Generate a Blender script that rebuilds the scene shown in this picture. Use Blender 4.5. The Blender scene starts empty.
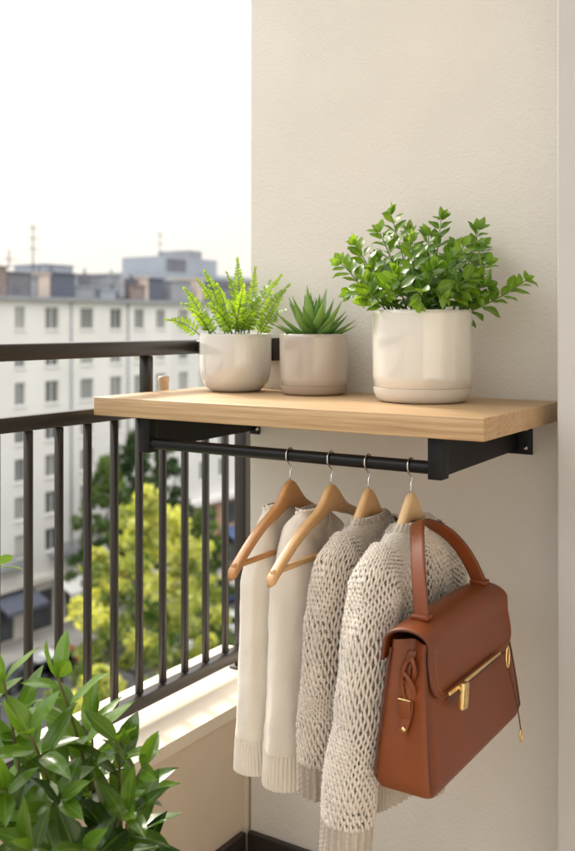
import bpy, bmesh, math, random
import numpy as np
from mathutils import Vector, Matrix, noise as mnoise
random.seed(7); rng = np.random.default_rng(7)
R = math.radians
scene = bpy.context.scene
COL = scene.collection

# ------------------------------------------------------------------ helpers
def tag(o, label=None, cat=None, group=None, kind=None):
    if label: o['label'] = label
    if cat: o['category'] = cat
    if group: o['group'] = group
    if kind: o['kind'] = kind
    return o

def thing(name, label, cat, loc=(0, 0, 0), rotz=0, group=None):
    o = bpy.data.objects.new(name, None); COL.objects.link(o)
    o.empty_display_size = .05
    o.location = loc; o.rotation_euler = (0, 0, rotz)
    return tag(o, label, cat, group)

def origin(p):
    v = Vector((0, 0, 0))
    while p is not None:
        v += p.location; p = p.parent
    return v

class MB:
    """collects shapes that become ONE mesh object"""
    def __init__(s): s.v = []; s.f = []; s.a = []; s.n = 0; s.hasattr = False
    def add(s, verts, faces, attr=None):
        verts = np.asarray(verts, float).reshape(-1, 3)
        s.v.append(verts)
        o = s.n
        if isinstance(faces, np.ndarray): s.f.extend((faces + o).tolist())
        else: s.f.extend([tuple(i + o for i in f) for f in faces])
        if attr is None: attr = np.zeros((len(verts), 3))
        else: s.hasattr = True
        s.a.append(np.asarray(attr, float)); s.n += len(verts)
        return s
    def box(s, lo, hi, bev=0, seg=2, M=None):
        bm = bmesh.new(); bmesh.ops.create_cube(bm, size=1)
        lo = Vector(lo); hi = Vector(hi); c = (lo + hi) / 2; d = hi - lo
        for v in bm.verts: v.co = Vector((v.co.x * d.x, v.co.y * d.y, v.co.z * d.z))
        if bev: bmesh.ops.bevel(bm, geom=list(bm.edges), offset=bev, segments=seg, affect='EDGES', profile=.5)
        for v in bm.verts:
            v.co = v.co + c
            if M: v.co = M @ v.co
        s.bm(bm); return s
    def bm(s, bm):
        bm.verts.index_update()
        s.add([v.co[:] for v in bm.verts], [tuple(v.index for v in f.verts) for f in bm.faces]); bm.free()
    def grid(s, P, closeu=False, closev=False, attr=None, flip=False):
        nv, nu = P.shape[:2]
        idx = np.arange(nv * nu).reshape(nv, nu)
        i2 = np.roll(idx, -1, 1) if closeu else idx[:, 1:]
        i1 = idx if closeu else idx[:, :-1]
        a, b = (i1, i2)
        if closev: A, B, C, D = a, b, np.roll(b, -1, 0), np.roll(a, -1, 0)
        else: A, B, C, D = a[:-1], b[:-1], b[1:], a[1:]
        F = np.stack([A, B, C, D], -1).reshape(-1, 4)
        if flip: F = F[:, ::-1]
        s.add(P.reshape(-1, 3), F, None if attr is None else attr.reshape(-1, 3)); return s
    def tube(s, pts, r, sides=8, closed=False, caps=True, twist=None):
        P = np.asarray(pts, float); n = len(P)
        r = np.broadcast_to(np.asarray(r, float), (n,))
        if closed: T = np.roll(P, -1, 0) - np.roll(P, 1, 0)
        else: T = np.gradient(P, axis=0)
        T /= np.linalg.norm(T, axis=1)[:, None] + 1e-12
        ref = np.array([0, 0, 1.]) if abs(T[0][2]) < .9 else np.array([1., 0, 0])
        N = np.zeros_like(P); N[0] = ref - T[0] * (ref @ T[0]); N[0] /= np.linalg.norm(N[0])
        for i in range(1, n):
            N[i] = N[i-1] - T[i] * (N[i-1] @ T[i]); N[i] /= np.linalg.norm(N[i]) + 1e-12
        B = np.cross(T, N)
        a = np.linspace(0, 2 * math.pi, sides, endpoint=False)
        ring = P[:, None] + r[:, None, None] * (np.cos(a)[None, :, None] * N[:, None] + np.sin(a)[None, :, None] * B[:, None])
        o = s.n
        s.grid(ring, closeu=True, closev=closed)
        if caps and not closed:
            s.f.append(tuple(o + k for k in range(sides))[::-1]); s.f.append(tuple(o + (n-1) * sides + k for k in range(sides)))
        return s
    def lathe(s, prof, c=(0, 0, 0), seg=72):
        a = np.linspace(0, 2 * math.pi, seg, endpoint=False)
        P = np.array([[(c[0] + r * math.cos(t), c[1] + r * math.sin(t), c[2] + z) for t in a] for r, z in prof])
        s.grid(P, closeu=True); return s
    def prism(s, poly, fn, t0, t1):
        """poly: 2-D outline; fn(p, t) -> 3-D"""
        n = len(poly)
        V = [fn(p, t0) for p in poly] + [fn(p, t1) for p in poly]
        F = [tuple(range(n))[::-1], tuple(range(n, 2 * n))] + [(i, (i+1) % n, n + (i+1) % n, n + i) for i in range(n)]
        s.add(V, F); return s
    def mesh(s, name, smooth=True, off=(0, 0, 0)):
        me = bpy.data.meshes.new(name)
        V = np.concatenate(s.v) - np.array(off)
        me.from_pydata(V.tolist(), [], s.f)
        if s.hasattr:
            at = me.color_attributes.new('leaf', 'FLOAT_COLOR', 'POINT')
            A = np.concatenate(s.a); A = np.concatenate([A, np.ones((len(A), 1))], 1)
            at.data.foreach_set('color', A.astype(np.float32).ravel())
        if smooth: me.polygons.foreach_set('use_smooth', [True] * len(me.polygons))
        me.update(); return me
    def build(s, name, mat, parent=None, smooth=True, auto=None):
        off = origin(parent) if parent else Vector((0, 0, 0))
        me = s.mesh(name, smooth, off)
        o = bpy.data.objects.new(name, me); COL.objects.link(o)
        if mat: me.materials.append(mat)
        if parent: o.parent = parent
        if auto: me.set_sharp_from_angle(angle=R(auto))
        return o

def stud(prof, name, mat, parent):      # small turned head with its own origin
    me = MB().lathe(prof, (0, 0, 0), 16).mesh(name); me.materials.append(mat)
    o = bpy.data.objects.new(name, me); COL.objects.link(o); o.parent = parent; return o

def copy_tree(o, parent=None):
    c = o.copy(); COL.objects.link(c); c.parent = parent
    for ch in list(o.children): copy_tree(ch, c)
    return c

# ------------------------------------------------------------------ materials
def new_mat(name):
    m = bpy.data.materials.new(name); m.use_nodes = True
    nt = m.node_tree; nt.nodes.clear()
    out = nt.nodes.new('ShaderNodeOutputMaterial')
    return m, nt, out
def N(nt, t, **kw):
    n = nt.nodes.new(t)
    for k, v in kw.items():
        if k.startswith('i_'):
            key = k[2:].replace('_', ' ')
            n.inputs[int(key) if key.isdigit() else key].default_value = v
        else: setattr(n, k, v)
    return n
def L(nt, a, b): nt.links.new(a, b)
def c4(c): return (c[0], c[1], c[2], 1)
def ramp(nt, fac, stops):
    r = N(nt, 'ShaderNodeValToRGB')
    while len(r.color_ramp.elements) < len(stops): r.color_ramp.elements.new(.5)
    for e, (p, c) in zip(r.color_ramp.elements, stops): e.position = p; e.color = c4(c)
    L(nt, fac, r.inputs[0]); return r.outputs[0]
def simple(name, col, rough=.5, metal=0, var=.08, vscale=6, bump=0, bscale=200, coat=0, spec=.5, sheen=0, bdist=.001, detail=4):
    m, nt, out = new_mat(name)
    p = N(nt, 'ShaderNodeBsdfPrincipled', i_Roughness=rough, i_Metallic=metal)
    p.inputs['Coat Weight'].default_value = coat; p.inputs['Coat Roughness'].default_value = .08
    p.inputs['Specular IOR Level'].default_value = spec
    p.inputs['Sheen Weight'].default_value = sheen
    tc = N(nt, 'ShaderNodeTexCoord')
    no = N(nt, 'ShaderNodeTexNoise', i_Scale=vscale, i_Detail=5.0)
    L(nt, tc.outputs['Object'], no.inputs['Vector'])
    lo = [c * (1 - var) for c in col]; hi = [min(1, c * (1 + var)) for c in col]
    L(nt, ramp(nt, no.outputs['Fac'], [(.3, lo), (.7, hi)]), p.inputs['Base Color'])
    if bump:
        nb = N(nt, 'ShaderNodeTexNoise', i_Scale=bscale, i_Detail=float(detail))
        L(nt, tc.outputs['Object'], nb.inputs['Vector'])
        b = N(nt, 'ShaderNodeBump', i_Strength=bump, i_Distance=bdist)
        L(nt, nb.outputs['Fac'], b.inputs['Height']); L(nt, b.outputs[0], p.inputs['Normal'])
    L(nt, p.outputs[0], out.inputs[0]); return m

def plaster(name, col, bump=.5, scale=110, dist=.003):
    m, nt, out = new_mat(name)
    p = N(nt, 'ShaderNodeBsdfPrincipled', i_Roughness=.85)
    p.inputs['Specular IOR Level'].default_value = .2
    tc = N(nt, 'ShaderNodeTexCoord')
    big = N(nt, 'ShaderNodeTexNoise', i_Scale=2.2, i_Detail=6.0, i_Roughness=.6)
    L(nt, tc.outputs['Object'], big.inputs['Vector'])
    L(nt, ramp(nt, big.outputs['Fac'], [(.3, [c * .94 for c in col]), (.7, [c * 1.05 for c in col])]), p.inputs['Base Color'])
    n1 = N(nt, 'ShaderNodeTexNoise', i_Scale=scale, i_Detail=5.0, i_Roughness=.55)
    n2 = N(nt, 'ShaderNodeTexVoronoi', i_Scale=scale * .8, feature='SMOOTH_F1')
    mx = N(nt, 'ShaderNodeMath', operation='ADD')
    for n in (n1, n2): L(nt, tc.outputs['Object'], n.inputs['Vector'])
    L(nt, n1.outputs['Fac'], mx.inputs[0]); L(nt, n2.outputs['Distance'], mx.inputs[1])
    b = N(nt, 'ShaderNodeBump', i_Strength=bump, i_Distance=dist)
    L(nt, mx.outputs[0], b.inputs['Height']); L(nt, b.outputs[0], p.inputs['Normal'])
    L(nt, p.outputs[0], out.inputs[0]); return m

def wood(name, c_lo, c_hi, axis='X', scale=26, rough=.45, off=(0, .35, -.22), pore=.4, ring=.3, dist=2.0, grain=.5):
    m, nt, out = new_mat(name)
    p = N(nt, 'ShaderNodeBsdfPrincipled', i_Roughness=rough)
    tc = N(nt, 'ShaderNodeTexCoord')
    st = {'X': (.12, 1, 1), 'Y': (1, .12, 1), 'Z': (1, 1, .12)}[axis]
    mp = N(nt, 'ShaderNodeMapping'); mp.inputs['Scale'].default_value = st; mp.inputs['Location'].default_value = off
    L(nt, tc.outputs['Object'], mp.inputs['Vector'])
    w = N(nt, 'ShaderNodeTexWave', wave_type='RINGS', rings_direction=axis, i_Scale=scale, i_Distortion=dist, i_Detail=3.0)
    w.inputs['Detail Scale'].default_value = 1.6
    L(nt, mp.outputs[0], w.inputs['Vector'])
    st2 = {'X': (2.5, 120, 120), 'Y': (120, 2.5, 120), 'Z': (120, 120, 2.5)}[axis]
    mp2 = N(nt, 'ShaderNodeMapping'); mp2.inputs['Scale'].default_value = st2
    L(nt, tc.outputs['Object'], mp2.inputs['Vector'])
    n = N(nt, 'ShaderNodeTexNoise', i_Scale=3.0, i_Detail=5.0); L(nt, mp2.outputs[0], n.inputs['Vector'])
    st3 = {'X': (.8, 9, 9), 'Y': (9, .8, 9), 'Z': (9, 9, .8)}[axis]
    mp3 = N(nt, 'ShaderNodeMapping'); mp3.inputs['Scale'].default_value = st3
    L(nt, tc.outputs['Object'], mp3.inputs['Vector'])
    n3 = N(nt, 'ShaderNodeTexNoise', i_Scale=2.0, i_Detail=3.0); L(nt, mp3.outputs[0], n3.inputs['Vector'])
    a = N(nt, 'ShaderNodeMath', operation='MULTIPLY_ADD', i_1=ring); L(nt, w.outputs['Fac'], a.inputs[0])
    h = N(nt, 'ShaderNodeMath', operation='MULTIPLY', i_1=grain); L(nt, n.outputs['Fac'], h.inputs[0]); L(nt, h.outputs[0], a.inputs[2])
    a2 = N(nt, 'ShaderNodeMath', operation='MULTIPLY_ADD', i_1=.45); L(nt, n3.outputs['Fac'], a2.inputs[0]); L(nt, a.outputs[0], a2.inputs[2])
    L(nt, ramp(nt, a2.outputs[0], [(.3 + (grain - .5) * .45, c_lo), (.95 + (grain - .5) * .25, c_hi)]), p.inputs['Base Color'])
    b = N(nt, 'ShaderNodeBump', i_Strength=pore, i_Distance=.0006); L(nt, n.outputs['Fac'], b.inputs['Height']); L(nt, b.outputs[0], p.inputs['Normal'])
    L(nt, p.outputs[0], out.inputs[0]); return m

def leafmat(name, dark, light, tip=None, rough=.38, trans=.35, rib=.35, tcol=None):
    m, nt, out = new_mat(name)
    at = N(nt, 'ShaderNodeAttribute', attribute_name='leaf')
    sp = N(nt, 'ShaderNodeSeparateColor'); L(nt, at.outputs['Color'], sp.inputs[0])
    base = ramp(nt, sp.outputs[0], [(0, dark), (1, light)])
    tc = N(nt, 'ShaderNodeTexCoord'); no = N(nt, 'ShaderNodeTexNoise', i_Scale=60.0, i_Detail=2.0)
    L(nt, tc.outputs['Object'], no.inputs['Vector'])
    v = N(nt, 'ShaderNodeMix', data_type='RGBA', blend_type='MULTIPLY', i_0=.35)
    L(nt, base, v.inputs['A']); L(nt, ramp(nt, no.outputs['Fac'], [(.3, (.7, .75, .7)), (.7, (1.15, 1.1, 1.05))]), v.inputs['B'])
    # pale midrib
    lt = N(nt, 'ShaderNodeMath', operation='LESS_THAN', i_1=.10); L(nt, sp.outputs[2], lt.inputs[0])
    ml = N(nt, 'ShaderNodeMath', operation='MULTIPLY', i_1=rib); L(nt, lt.outputs[0], ml.inputs[0])
    mr = N(nt, 'ShaderNodeMix', data_type='RGBA'); L(nt, ml.outputs[0], mr.inputs[0]); L(nt, v.outputs['Result'], mr.inputs['A'])
    mr.inputs['B'].default_value = c4([min(1, c * 1.5 + .04) for c in light])
    colr = mr.outputs['Result']
    p = N(nt, 'ShaderNodeBsdfPrincipled', i_Roughness=rough); L(nt, colr, p.inputs['Base Color'])
    t = N(nt, 'ShaderNodeBsdfTranslucent')
    tm = N(nt, 'ShaderNodeMix', data_type='RGBA', blend_type='MULTIPLY', i_0=1.0)
    L(nt, colr, tm.inputs['A']); tm.inputs['B'].default_value = c4(tcol or (2.2, 1.9, .7)); tm.clamp_result = True
    L(nt, tm.outputs['Result'], t.inputs['Color'])
    mx = N(nt, 'ShaderNodeMixShader', i_0=trans); L(nt, p.outputs[0], mx.inputs[1]); L(nt, t.outputs[0], mx.inputs[2])
    L(nt, mx.outputs[0], out.inputs[0]); return m

def fabric(name, col, scale=900, bump=.35, sheen=.3, stretch=(1, 1, 1), var=.05):
    m, nt, out = new_mat(name)
    p = N(nt, 'ShaderNodeBsdfPrincipled', i_Roughness=.92)
    p.inputs['Specular IOR Level'].default_value = .15; p.inputs['Sheen Weight'].default_value = sheen
    tc = N(nt, 'ShaderNodeTexCoord')
    mp = N(nt, 'ShaderNodeMapping'); mp.inputs['Scale'].default_value = stretch; L(nt, tc.outputs['Object'], mp.inputs['Vector'])
    n = N(nt, 'ShaderNodeTexNoise', i_Scale=float(scale), i_Detail=3.0); L(nt, mp.outputs[0], n.inputs['Vector'])
    n2 = N(nt, 'ShaderNodeTexNoise', i_Scale=18.0, i_Detail=4.0); L(nt, tc.outputs['Object'], n2.inputs['Vector'])
    m1 = N(nt, 'ShaderNodeMath', operation='MULTIPLY', i_1=.6); L(nt, n.outputs['Fac'], m1.inputs[0])
    m2 = N(nt, 'ShaderNodeMath', operation='MULTIPLY_ADD', i_1=.4); L(nt, n2.outputs['Fac'], m2.inputs[0]); L(nt, m1.outputs[0], m2.inputs[2])
    L(nt, ramp(nt, m2.outputs[0], [(.3, [c * (1 - 2 * var) for c in col]), (.7, [c * (1 + var) for c in col])]), p.inputs['Base Color'])
    b = N(nt, 'ShaderNodeBump', i_Strength=bump, i_Distance=.001); L(nt, n.outputs['Fac'], b.inputs['Height']); L(nt, b.outputs[0], p.inputs['Normal'])
    L(nt, p.outputs[0], out.inputs[0]); return m

def leather(name, col):
    m, nt, out = new_mat(name)
    p = N(nt, 'ShaderNodeBsdfPrincipled', i_Roughness=.42)
    p.inputs['Specular IOR Level'].default_value = .45
    tc = N(nt, 'ShaderNodeTexCoord')
    vo = N(nt, 'ShaderNodeTexVoronoi', i_Scale=650.0, feature='DISTANCE_TO_EDGE'); L(nt, tc.outputs['Object'], vo.inputs['Vector'])
    n = N(nt, 'ShaderNodeTexNoise', i_Scale=14.0, i_Detail=6.0); L(nt, tc.outputs['Object'], n.inputs['Vector'])
    L(nt, ramp(nt, n.outputs['Fac'], [(.25, [c * .82 for c in col]), (.75, [c * 1.15 for c in col])]), p.inputs['Base Color'])
    mr = N(nt, 'ShaderNodeMapRange'); mr.inputs['To Min'].default_value = .36; mr.inputs['To Max'].default_value = .52
    L(nt, n.outputs['Fac'], mr.inputs[0]); L(nt, mr.outputs[0], p.inputs['Roughness'])
    b = N(nt, 'ShaderNodeBump', i_Strength=.22, i_Distance=.0006); L(nt, vo.outputs['Distance'], b.inputs['Height']); L(nt, b.outputs[0], p.inputs['Normal'])
    L(nt, p.outputs[0], out.inputs[0]); return m

M = {}
M['wall'] = plaster('plaster_warm', (.755, .71, .65), bump=.36, scale=240, dist=.0016)
M['pier'] = plaster('plaster_grey', (.60, .585, .575), bump=.12, scale=180, dist=.001)
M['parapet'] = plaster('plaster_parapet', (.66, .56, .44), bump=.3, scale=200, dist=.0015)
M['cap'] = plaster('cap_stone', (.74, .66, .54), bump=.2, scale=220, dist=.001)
M['base'] = simple('baseboard_dark', (.030, .022, .018), rough=.45, var=.2)
M['floor'] = simple('balcony_tile', (.46, .40, .33), rough=.55, var=.12, vscale=3, bump=.2, bscale=80)
M['rail'] = simple('bronze_paint', (.021, .0158, .0125), rough=.38, var=.15, vscale=9, bump=.08, bscale=500, spec=.5)
M['black'] = simple('black_powdercoat', (.007, .007, .0075), rough=.40, spec=.3, var=.2, bump=.15, bscale=900, bdist=.0004)
M['oak'] = wood('oak', (.36, .213, .10), (.66, .462, .262), 'X', 30, .5, ring=.09, dist=1.6, grain=.85)
M['beech'] = wood('beech', (.50, .28, .11), (.72, .46, .22), 'Y', 22, .36, pore=.12, ring=.12, off=(.3, 0, .2))
M['beech_dark'] = wood('beech_dark', (.40, .18, .06), (.60, .31, .12), 'Y', 22, .36, pore=.12, ring=.12, off=(.3, 0, .2))
M['beech_pale'] = wood('beech_pale', (.62, .40, .19), (.80, .57, .32), 'Y', 22, .36, pore=.12, ring=.12, off=(.3, 0, .2))
M['knob'] = simple('pale_wood', (.72, .52, .34), rough=.5)
M['steel'] = simple('steel', (.55, .55, .55), rough=.2, metal=1, var=.03)
M['gold'] = simple('brass', (.83, .60, .27), rough=.24, metal=1, var=.06, vscale=60)
M['pot_cream'] = simple('ceramic_cream', (.66, .64, .595), rough=.10, var=.03, coat=1, spec=1)
M['pot_taupe'] = simple('ceramic_taupe', (.46, .395, .34), rough=.16, var=.03, coat=.8, spec=.7)
M['pot_ivory'] = simple('ceramic_ivory', (.73, .70, .64), rough=.10, var=.03, coat=1, spec=1)
M['saucer_ivory'] = simple('ceramic_matt', (.67, .63, .565), rough=.4, var=.05, bump=.1, bscale=300)
M['saucer_taupe'] = simple('ceramic_taupe_matt', (.40, .315, .245), rough=.5, var=.05, bump=.1, bscale=300)
M['soil'] = simple('soil', (.028, .019, .012), rough=.95, var=.5, vscale=90, bump=.9, bscale=150, bdist=.006)
M['fern'] = leafmat('fern_leaf', (.085, .19, .022), (.22, .36, .045), trans=.42, rough=.42)
M['succ'] = leafmat('succulent_leaf', (.055, .17, .03), (.26, .42, .10), trans=.18, rough=.33, rib=.1)
M['zz'] = leafmat('glossy_leaf', (.035, .12, .012), (.20, .36, .035), trans=.34, rough=.32)
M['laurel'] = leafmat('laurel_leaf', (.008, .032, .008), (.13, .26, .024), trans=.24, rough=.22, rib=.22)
M['stem'] = simple('green_stem', (.12, .20, .04), rough=.5, var=.2, vscale=40)
M['woodystem'] = simple('woody_stem', (.14, .11, .05), rough=.7, var=.3, vscale=40)
M['cream1'] = fabric('cream_jersey', (.80, .735, .64), stretch=(1, 1, .35))
M['cream2'] = fabric('oat_jersey', (.76, .685, .59), stretch=(1, 1, .35))
M['yarn3'] = fabric('yarn_taupe', (.62, .535, .45), scale=700, bump=.7, sheen=.45, var=.10)
M['yarn4'] = fabric('yarn_oat', (.75, .675, .59), scale=700, bump=.7, sheen=.45, var=.10)
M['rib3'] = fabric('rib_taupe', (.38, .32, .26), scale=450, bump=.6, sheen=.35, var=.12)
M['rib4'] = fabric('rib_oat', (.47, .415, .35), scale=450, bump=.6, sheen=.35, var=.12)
M['hole_shade3'] = fabric('knit_hole_shade_taupe', (.27, .215, .17), scale=500, bump=.3)  # darker than the yarn: shade inside the knit holes put into the colour
M['hole_shade4'] = fabric('knit_hole_shade_oat', (.34, .28, .225), scale=500, bump=.3)  # same painted shade for the oat knit's holes
M['leather'] = leather('tan_leather', (.190, .044, .0085))
M['leather_edge'] = simple('leather_edge', (.10, .028, .012), rough=.5)
M['thread'] = simple('thread', (.34, .12, .045), rough=.7)
M['lining'] = simple('bag_lining', (.07, .025, .012), rough=.8)

# ------------------------------------------------------------------ camera, frame of reference
CAMZ = 1.13; CAMY = -1.628; YAW = 32.8
cy_, sy_ = math.cos(R(YAW)), math.sin(R(YAW))
RV = Vector((cy_, sy_, 0)); FV = Vector((-sy_, cy_, 0)); UP = Vector((0, 0, 1))
cam = bpy.data.cameras.new('camera'); co = bpy.data.objects.new('camera', cam); COL.objects.link(co)
co.location = (0, CAMY, CAMZ); co.rotation_euler = (R(90), 0, R(YAW))
cam.lens = 958 / 851 * 36; cam.sensor_width = 36; cam.shift_y = -100.5 / 851
cam.clip_start = .05; cam.clip_end = 6000
cam.dof.use_dof = True; cam.dof.focus_distance = 1.48; cam.dof.aperture_fstop = 4.8
scene.camera = co

# ------------------------------------------------------------------ light
SUN_AZ = Vector((-.93, .33, 0)).normalized(); SUN_EL = R(36)
sd = Vector((SUN_AZ.x * math.cos(SUN_EL), SUN_AZ.y * math.cos(SUN_EL), math.sin(SUN_EL)))
sun = bpy.data.lights.new('sun', 'SUN'); so = bpy.data.objects.new('sun', sun); COL.objects.link(so)
sun.energy = 4.6; sun.angle = R(11); sun.color = (1, .925, .82)
so.rotation_euler = sd.to_track_quat('Z', 'Y').to_euler(); so.location = (-4, 2, 6)
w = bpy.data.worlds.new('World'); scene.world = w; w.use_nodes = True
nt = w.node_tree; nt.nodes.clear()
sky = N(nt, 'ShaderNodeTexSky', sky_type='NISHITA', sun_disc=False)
sky.sun_elevation = SUN_EL; sky.sun_rotation = math.atan2(SUN_AZ.x, SUN_AZ.y)
sky.air_density = 1.0; sky.dust_density = 6.0; sky.ozone_density = .6; sky.altitude = 50
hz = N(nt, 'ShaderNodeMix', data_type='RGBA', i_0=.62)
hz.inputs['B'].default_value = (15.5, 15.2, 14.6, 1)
L(nt, sky.outputs[0], hz.inputs['A'])
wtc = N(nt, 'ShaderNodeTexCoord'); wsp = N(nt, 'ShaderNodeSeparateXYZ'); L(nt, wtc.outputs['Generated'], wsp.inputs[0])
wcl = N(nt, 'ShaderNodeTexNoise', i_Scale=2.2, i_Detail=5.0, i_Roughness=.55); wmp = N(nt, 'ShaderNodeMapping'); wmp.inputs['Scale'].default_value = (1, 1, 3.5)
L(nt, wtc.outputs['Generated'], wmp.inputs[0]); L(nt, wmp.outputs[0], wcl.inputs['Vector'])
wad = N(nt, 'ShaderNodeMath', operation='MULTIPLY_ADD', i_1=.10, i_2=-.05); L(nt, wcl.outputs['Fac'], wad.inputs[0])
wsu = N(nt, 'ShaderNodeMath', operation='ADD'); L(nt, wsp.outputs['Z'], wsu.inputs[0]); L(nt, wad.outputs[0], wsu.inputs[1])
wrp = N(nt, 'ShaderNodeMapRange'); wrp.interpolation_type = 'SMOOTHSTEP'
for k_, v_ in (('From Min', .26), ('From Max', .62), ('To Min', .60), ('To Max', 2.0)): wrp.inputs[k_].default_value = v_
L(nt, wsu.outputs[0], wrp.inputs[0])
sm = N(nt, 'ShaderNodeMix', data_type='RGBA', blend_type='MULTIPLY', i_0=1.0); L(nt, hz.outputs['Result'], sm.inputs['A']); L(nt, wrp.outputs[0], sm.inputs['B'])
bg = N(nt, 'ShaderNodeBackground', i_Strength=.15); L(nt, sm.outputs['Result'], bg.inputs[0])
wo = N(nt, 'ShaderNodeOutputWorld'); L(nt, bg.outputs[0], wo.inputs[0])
scene.view_settings.view_transform = 'Standard'; scene.view_settings.look = 'None'; scene.view_settings.exposure = 0
scene.render.engine = 'CYCLES'
scene.cycles.max_bounces = 7; scene.cycles.diffuse_bounces = 4; scene.cycles.glossy_bounces = 3; scene.cycles.transmission_bounces = 4

# ------------------------------------------------------------------ balcony: floor, wall, pier, parapet, railing
tag(MB().box((-1.40, -3.2, -.16), (2.2, 0.0, 0)).build('balcony_floor', M['floor'], smooth=False), kind='structure')
WL = -1.142
t = thing('plaster_wall', 'warm beige textured plaster wall behind the oak shelf', 'wall', (0, 0, 0))
MB().box((WL, 0, -.16), (2.2, .26, 3.2), bev=.004, seg=2).build('wall_panel', M['wall'], t)
MB().box((WL + .003, -.014, .0), (-.47, -.0, .085), bev=.002).build('baseboard', M['base'], t)
t = thing('wall_pier', 'smooth pale grey pier standing right of the oak shelf', 'pier', (-.2, -.1, 0))
MB().box((-.4625, -.125, 0), (.9, -.003, 3.2), bev=.004).build('pier_panel', M['pier'], t)
t = thing('added_house_wall', 'plain rendered house wall, unseen, added on the right to shape the light', 'wall', (.95, -1.6, 0))  # out of view, added so light enters mainly from the left
MB().box((.902, -3.2, 0), (1.2, -.004, 3.2), bev=.004).build('wall_panel', M['wall'], t)
t = thing('added_shade_slab', 'unseen pale slab added overhead to shade the balcony', 'added ceiling slab', (0, -1.6, 3.2))  # out of view, added for overhang shade on the balcony
MB().box((-1.42, -3.2, 3.202), (2.2, .26, 3.4), bev=.004).build('slab', M['pier'], t)
PX = -1.148; LEDGE = .353
t = thing('balcony_parapet', 'low beige rendered parapet with a sunlit pale cap below the railing', 'parapet', (-1.27, -1, 0))
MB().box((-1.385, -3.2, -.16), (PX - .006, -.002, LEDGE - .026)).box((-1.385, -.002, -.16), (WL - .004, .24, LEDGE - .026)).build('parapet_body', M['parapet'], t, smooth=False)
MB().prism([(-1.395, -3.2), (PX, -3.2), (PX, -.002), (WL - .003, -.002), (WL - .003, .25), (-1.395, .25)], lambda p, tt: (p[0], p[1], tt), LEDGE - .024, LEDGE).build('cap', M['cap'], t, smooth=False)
MB().box((PX - .0055, -3.2, .0), (PX + .008, -.016, .085), bev=.002).build('baseboard', M['base'], t)

RX = -1.262
t = thing('balcony_railing', 'dark bronze metal balcony railing with slim square balusters', 'railing', (RX, -1, LEDGE))
YE = .147
MB().box((RX - .024, -3.0, 1.070), (RX + .024, YE, 1.099), bev=.003).build('handrail', M['rail'], t)
MB().box((RX + .026, -.062, 1.071), (-1.076, -.034, 1.098), bev=.003).build('handrail_return', M['rail'], t)
MB().box((-1.098, -.033, 1.058), (-1.062, -.001, 1.104), bev=.002).build('wall_bracket', M['rail'], t)
MB().box((RX - .012, -3.0, .950), (RX + .012, YE - .016, .976), bev=.002).build('middle_rail', M['rail'], t)
MB().box((RX - .013, -3.0, .380), (RX + .013, YE - .016, .405), bev=.002).build('bottom_rail', M['rail'], t)
for k in range(1, 32):
    y = YE - .0707 * k
    MB().box((RX - .0064, y - .0064, .406), (RX + .0064, y + .0064, .949), bev=.0015, seg=1).build('baluster', M['rail'], t)
for y in (-.186, -1.25, -2.3):
    MB().box((RX - .011, y - .009, .977), (RX + .011, y + .009, 1.069), bev=.0015, seg=1).build('riser', M['rail'], t)
po = MB().box((RX - .016, YE - .015, LEDGE + .006), (RX + .016, YE + .017, 1.069), bev=.002).build('post', M['rail'], t)
MB().box((RX - .024, YE - .024, LEDGE + .0005), (RX + .024, YE + .026, LEDGE + .006), bev=.001).build('foot_plate', M['rail'], po)
for dz in (.012, .052):
    s = stud([(0, .003), (.003, .003), (.0042, .001), (.0042, 0)], 'screw', M['steel'], po); s.location = Vector((RX + .0162, YE - .006, LEDGE + dz + .02)) - origin(po); s.rotation_euler = (0, R(90), 0)
tk = MB().lathe([(0, 0), (.0095, 0), (.0105, .003), (.0105, .038), (.0118, .041), (.0118, .046), (.010, .050), (0, .051)], (RX, 1.495 + CAMY, .9765), 28).build('wooden_knob', M['knob'])
tag(tk, 'small pale wooden knob standing on the railing behind the shelf end', 'knob')

# ------------------------------------------------------------------ shelf
SH0, SH1, SHF = -1.235, -.492, -.360; SHT = 1.0; SHB = .967
t = thing('wall_shelf', 'thick oak wall shelf with black metal brackets and clothes rod', 'shelf', (-.86, 0, SHB))
MB().box((SH0, SHF, SHB), (SH1, -.002, SHT), bev=.0016, seg=2).build('board', M['oak'], t)
ROD_Y, ROD_Z = -.322, .919
for i, bx in enumerate((-1.137, -.578)):
    b = MB()
    hw = .0115
    # deep front block, arm tapering towards the wall
    fr = SHF + .026
    b.box((bx - hw, fr, .903), (bx + hw, fr + .026, SHB - .0005), bev=.0015)
    poly = [(fr + .0262, .9085), (fr + .0262, SHB - .001), (-.006, SHB - .001), (-.006, .913)]
    b.prism(poly, lambda p, tt: (tt, p[0], p[1]), bx - .002, bx + .0108)
    br = b.build('bracket', M['black'], t, auto=40)
    pl = MB().box((bx - .012 + (.010 if i == 0 else .0), -.0055, .905), (bx + (.022 if i == 0 else .036), -.0005, .9655), bev=.001).build('wall_plate', M['black'], br)
    for dz in (.917, .950):
        s = stud([(0, .0028), (.0032, .0024), (.0044, 0)], 'screw', M['steel'], br); s.location = Vector((bx + (.0165 if i == 0 else .025), -.0056, dz)) - origin(br); s.rotation_euler = (R(90), 0, 0)
MB().tube([(-1.137 + .0116, ROD_Y, ROD_Z), (-.578 - .0116, ROD_Y, ROD_Z)], .0098, 28).build('clothes_rod', M['black'], t, auto=50)

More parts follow.
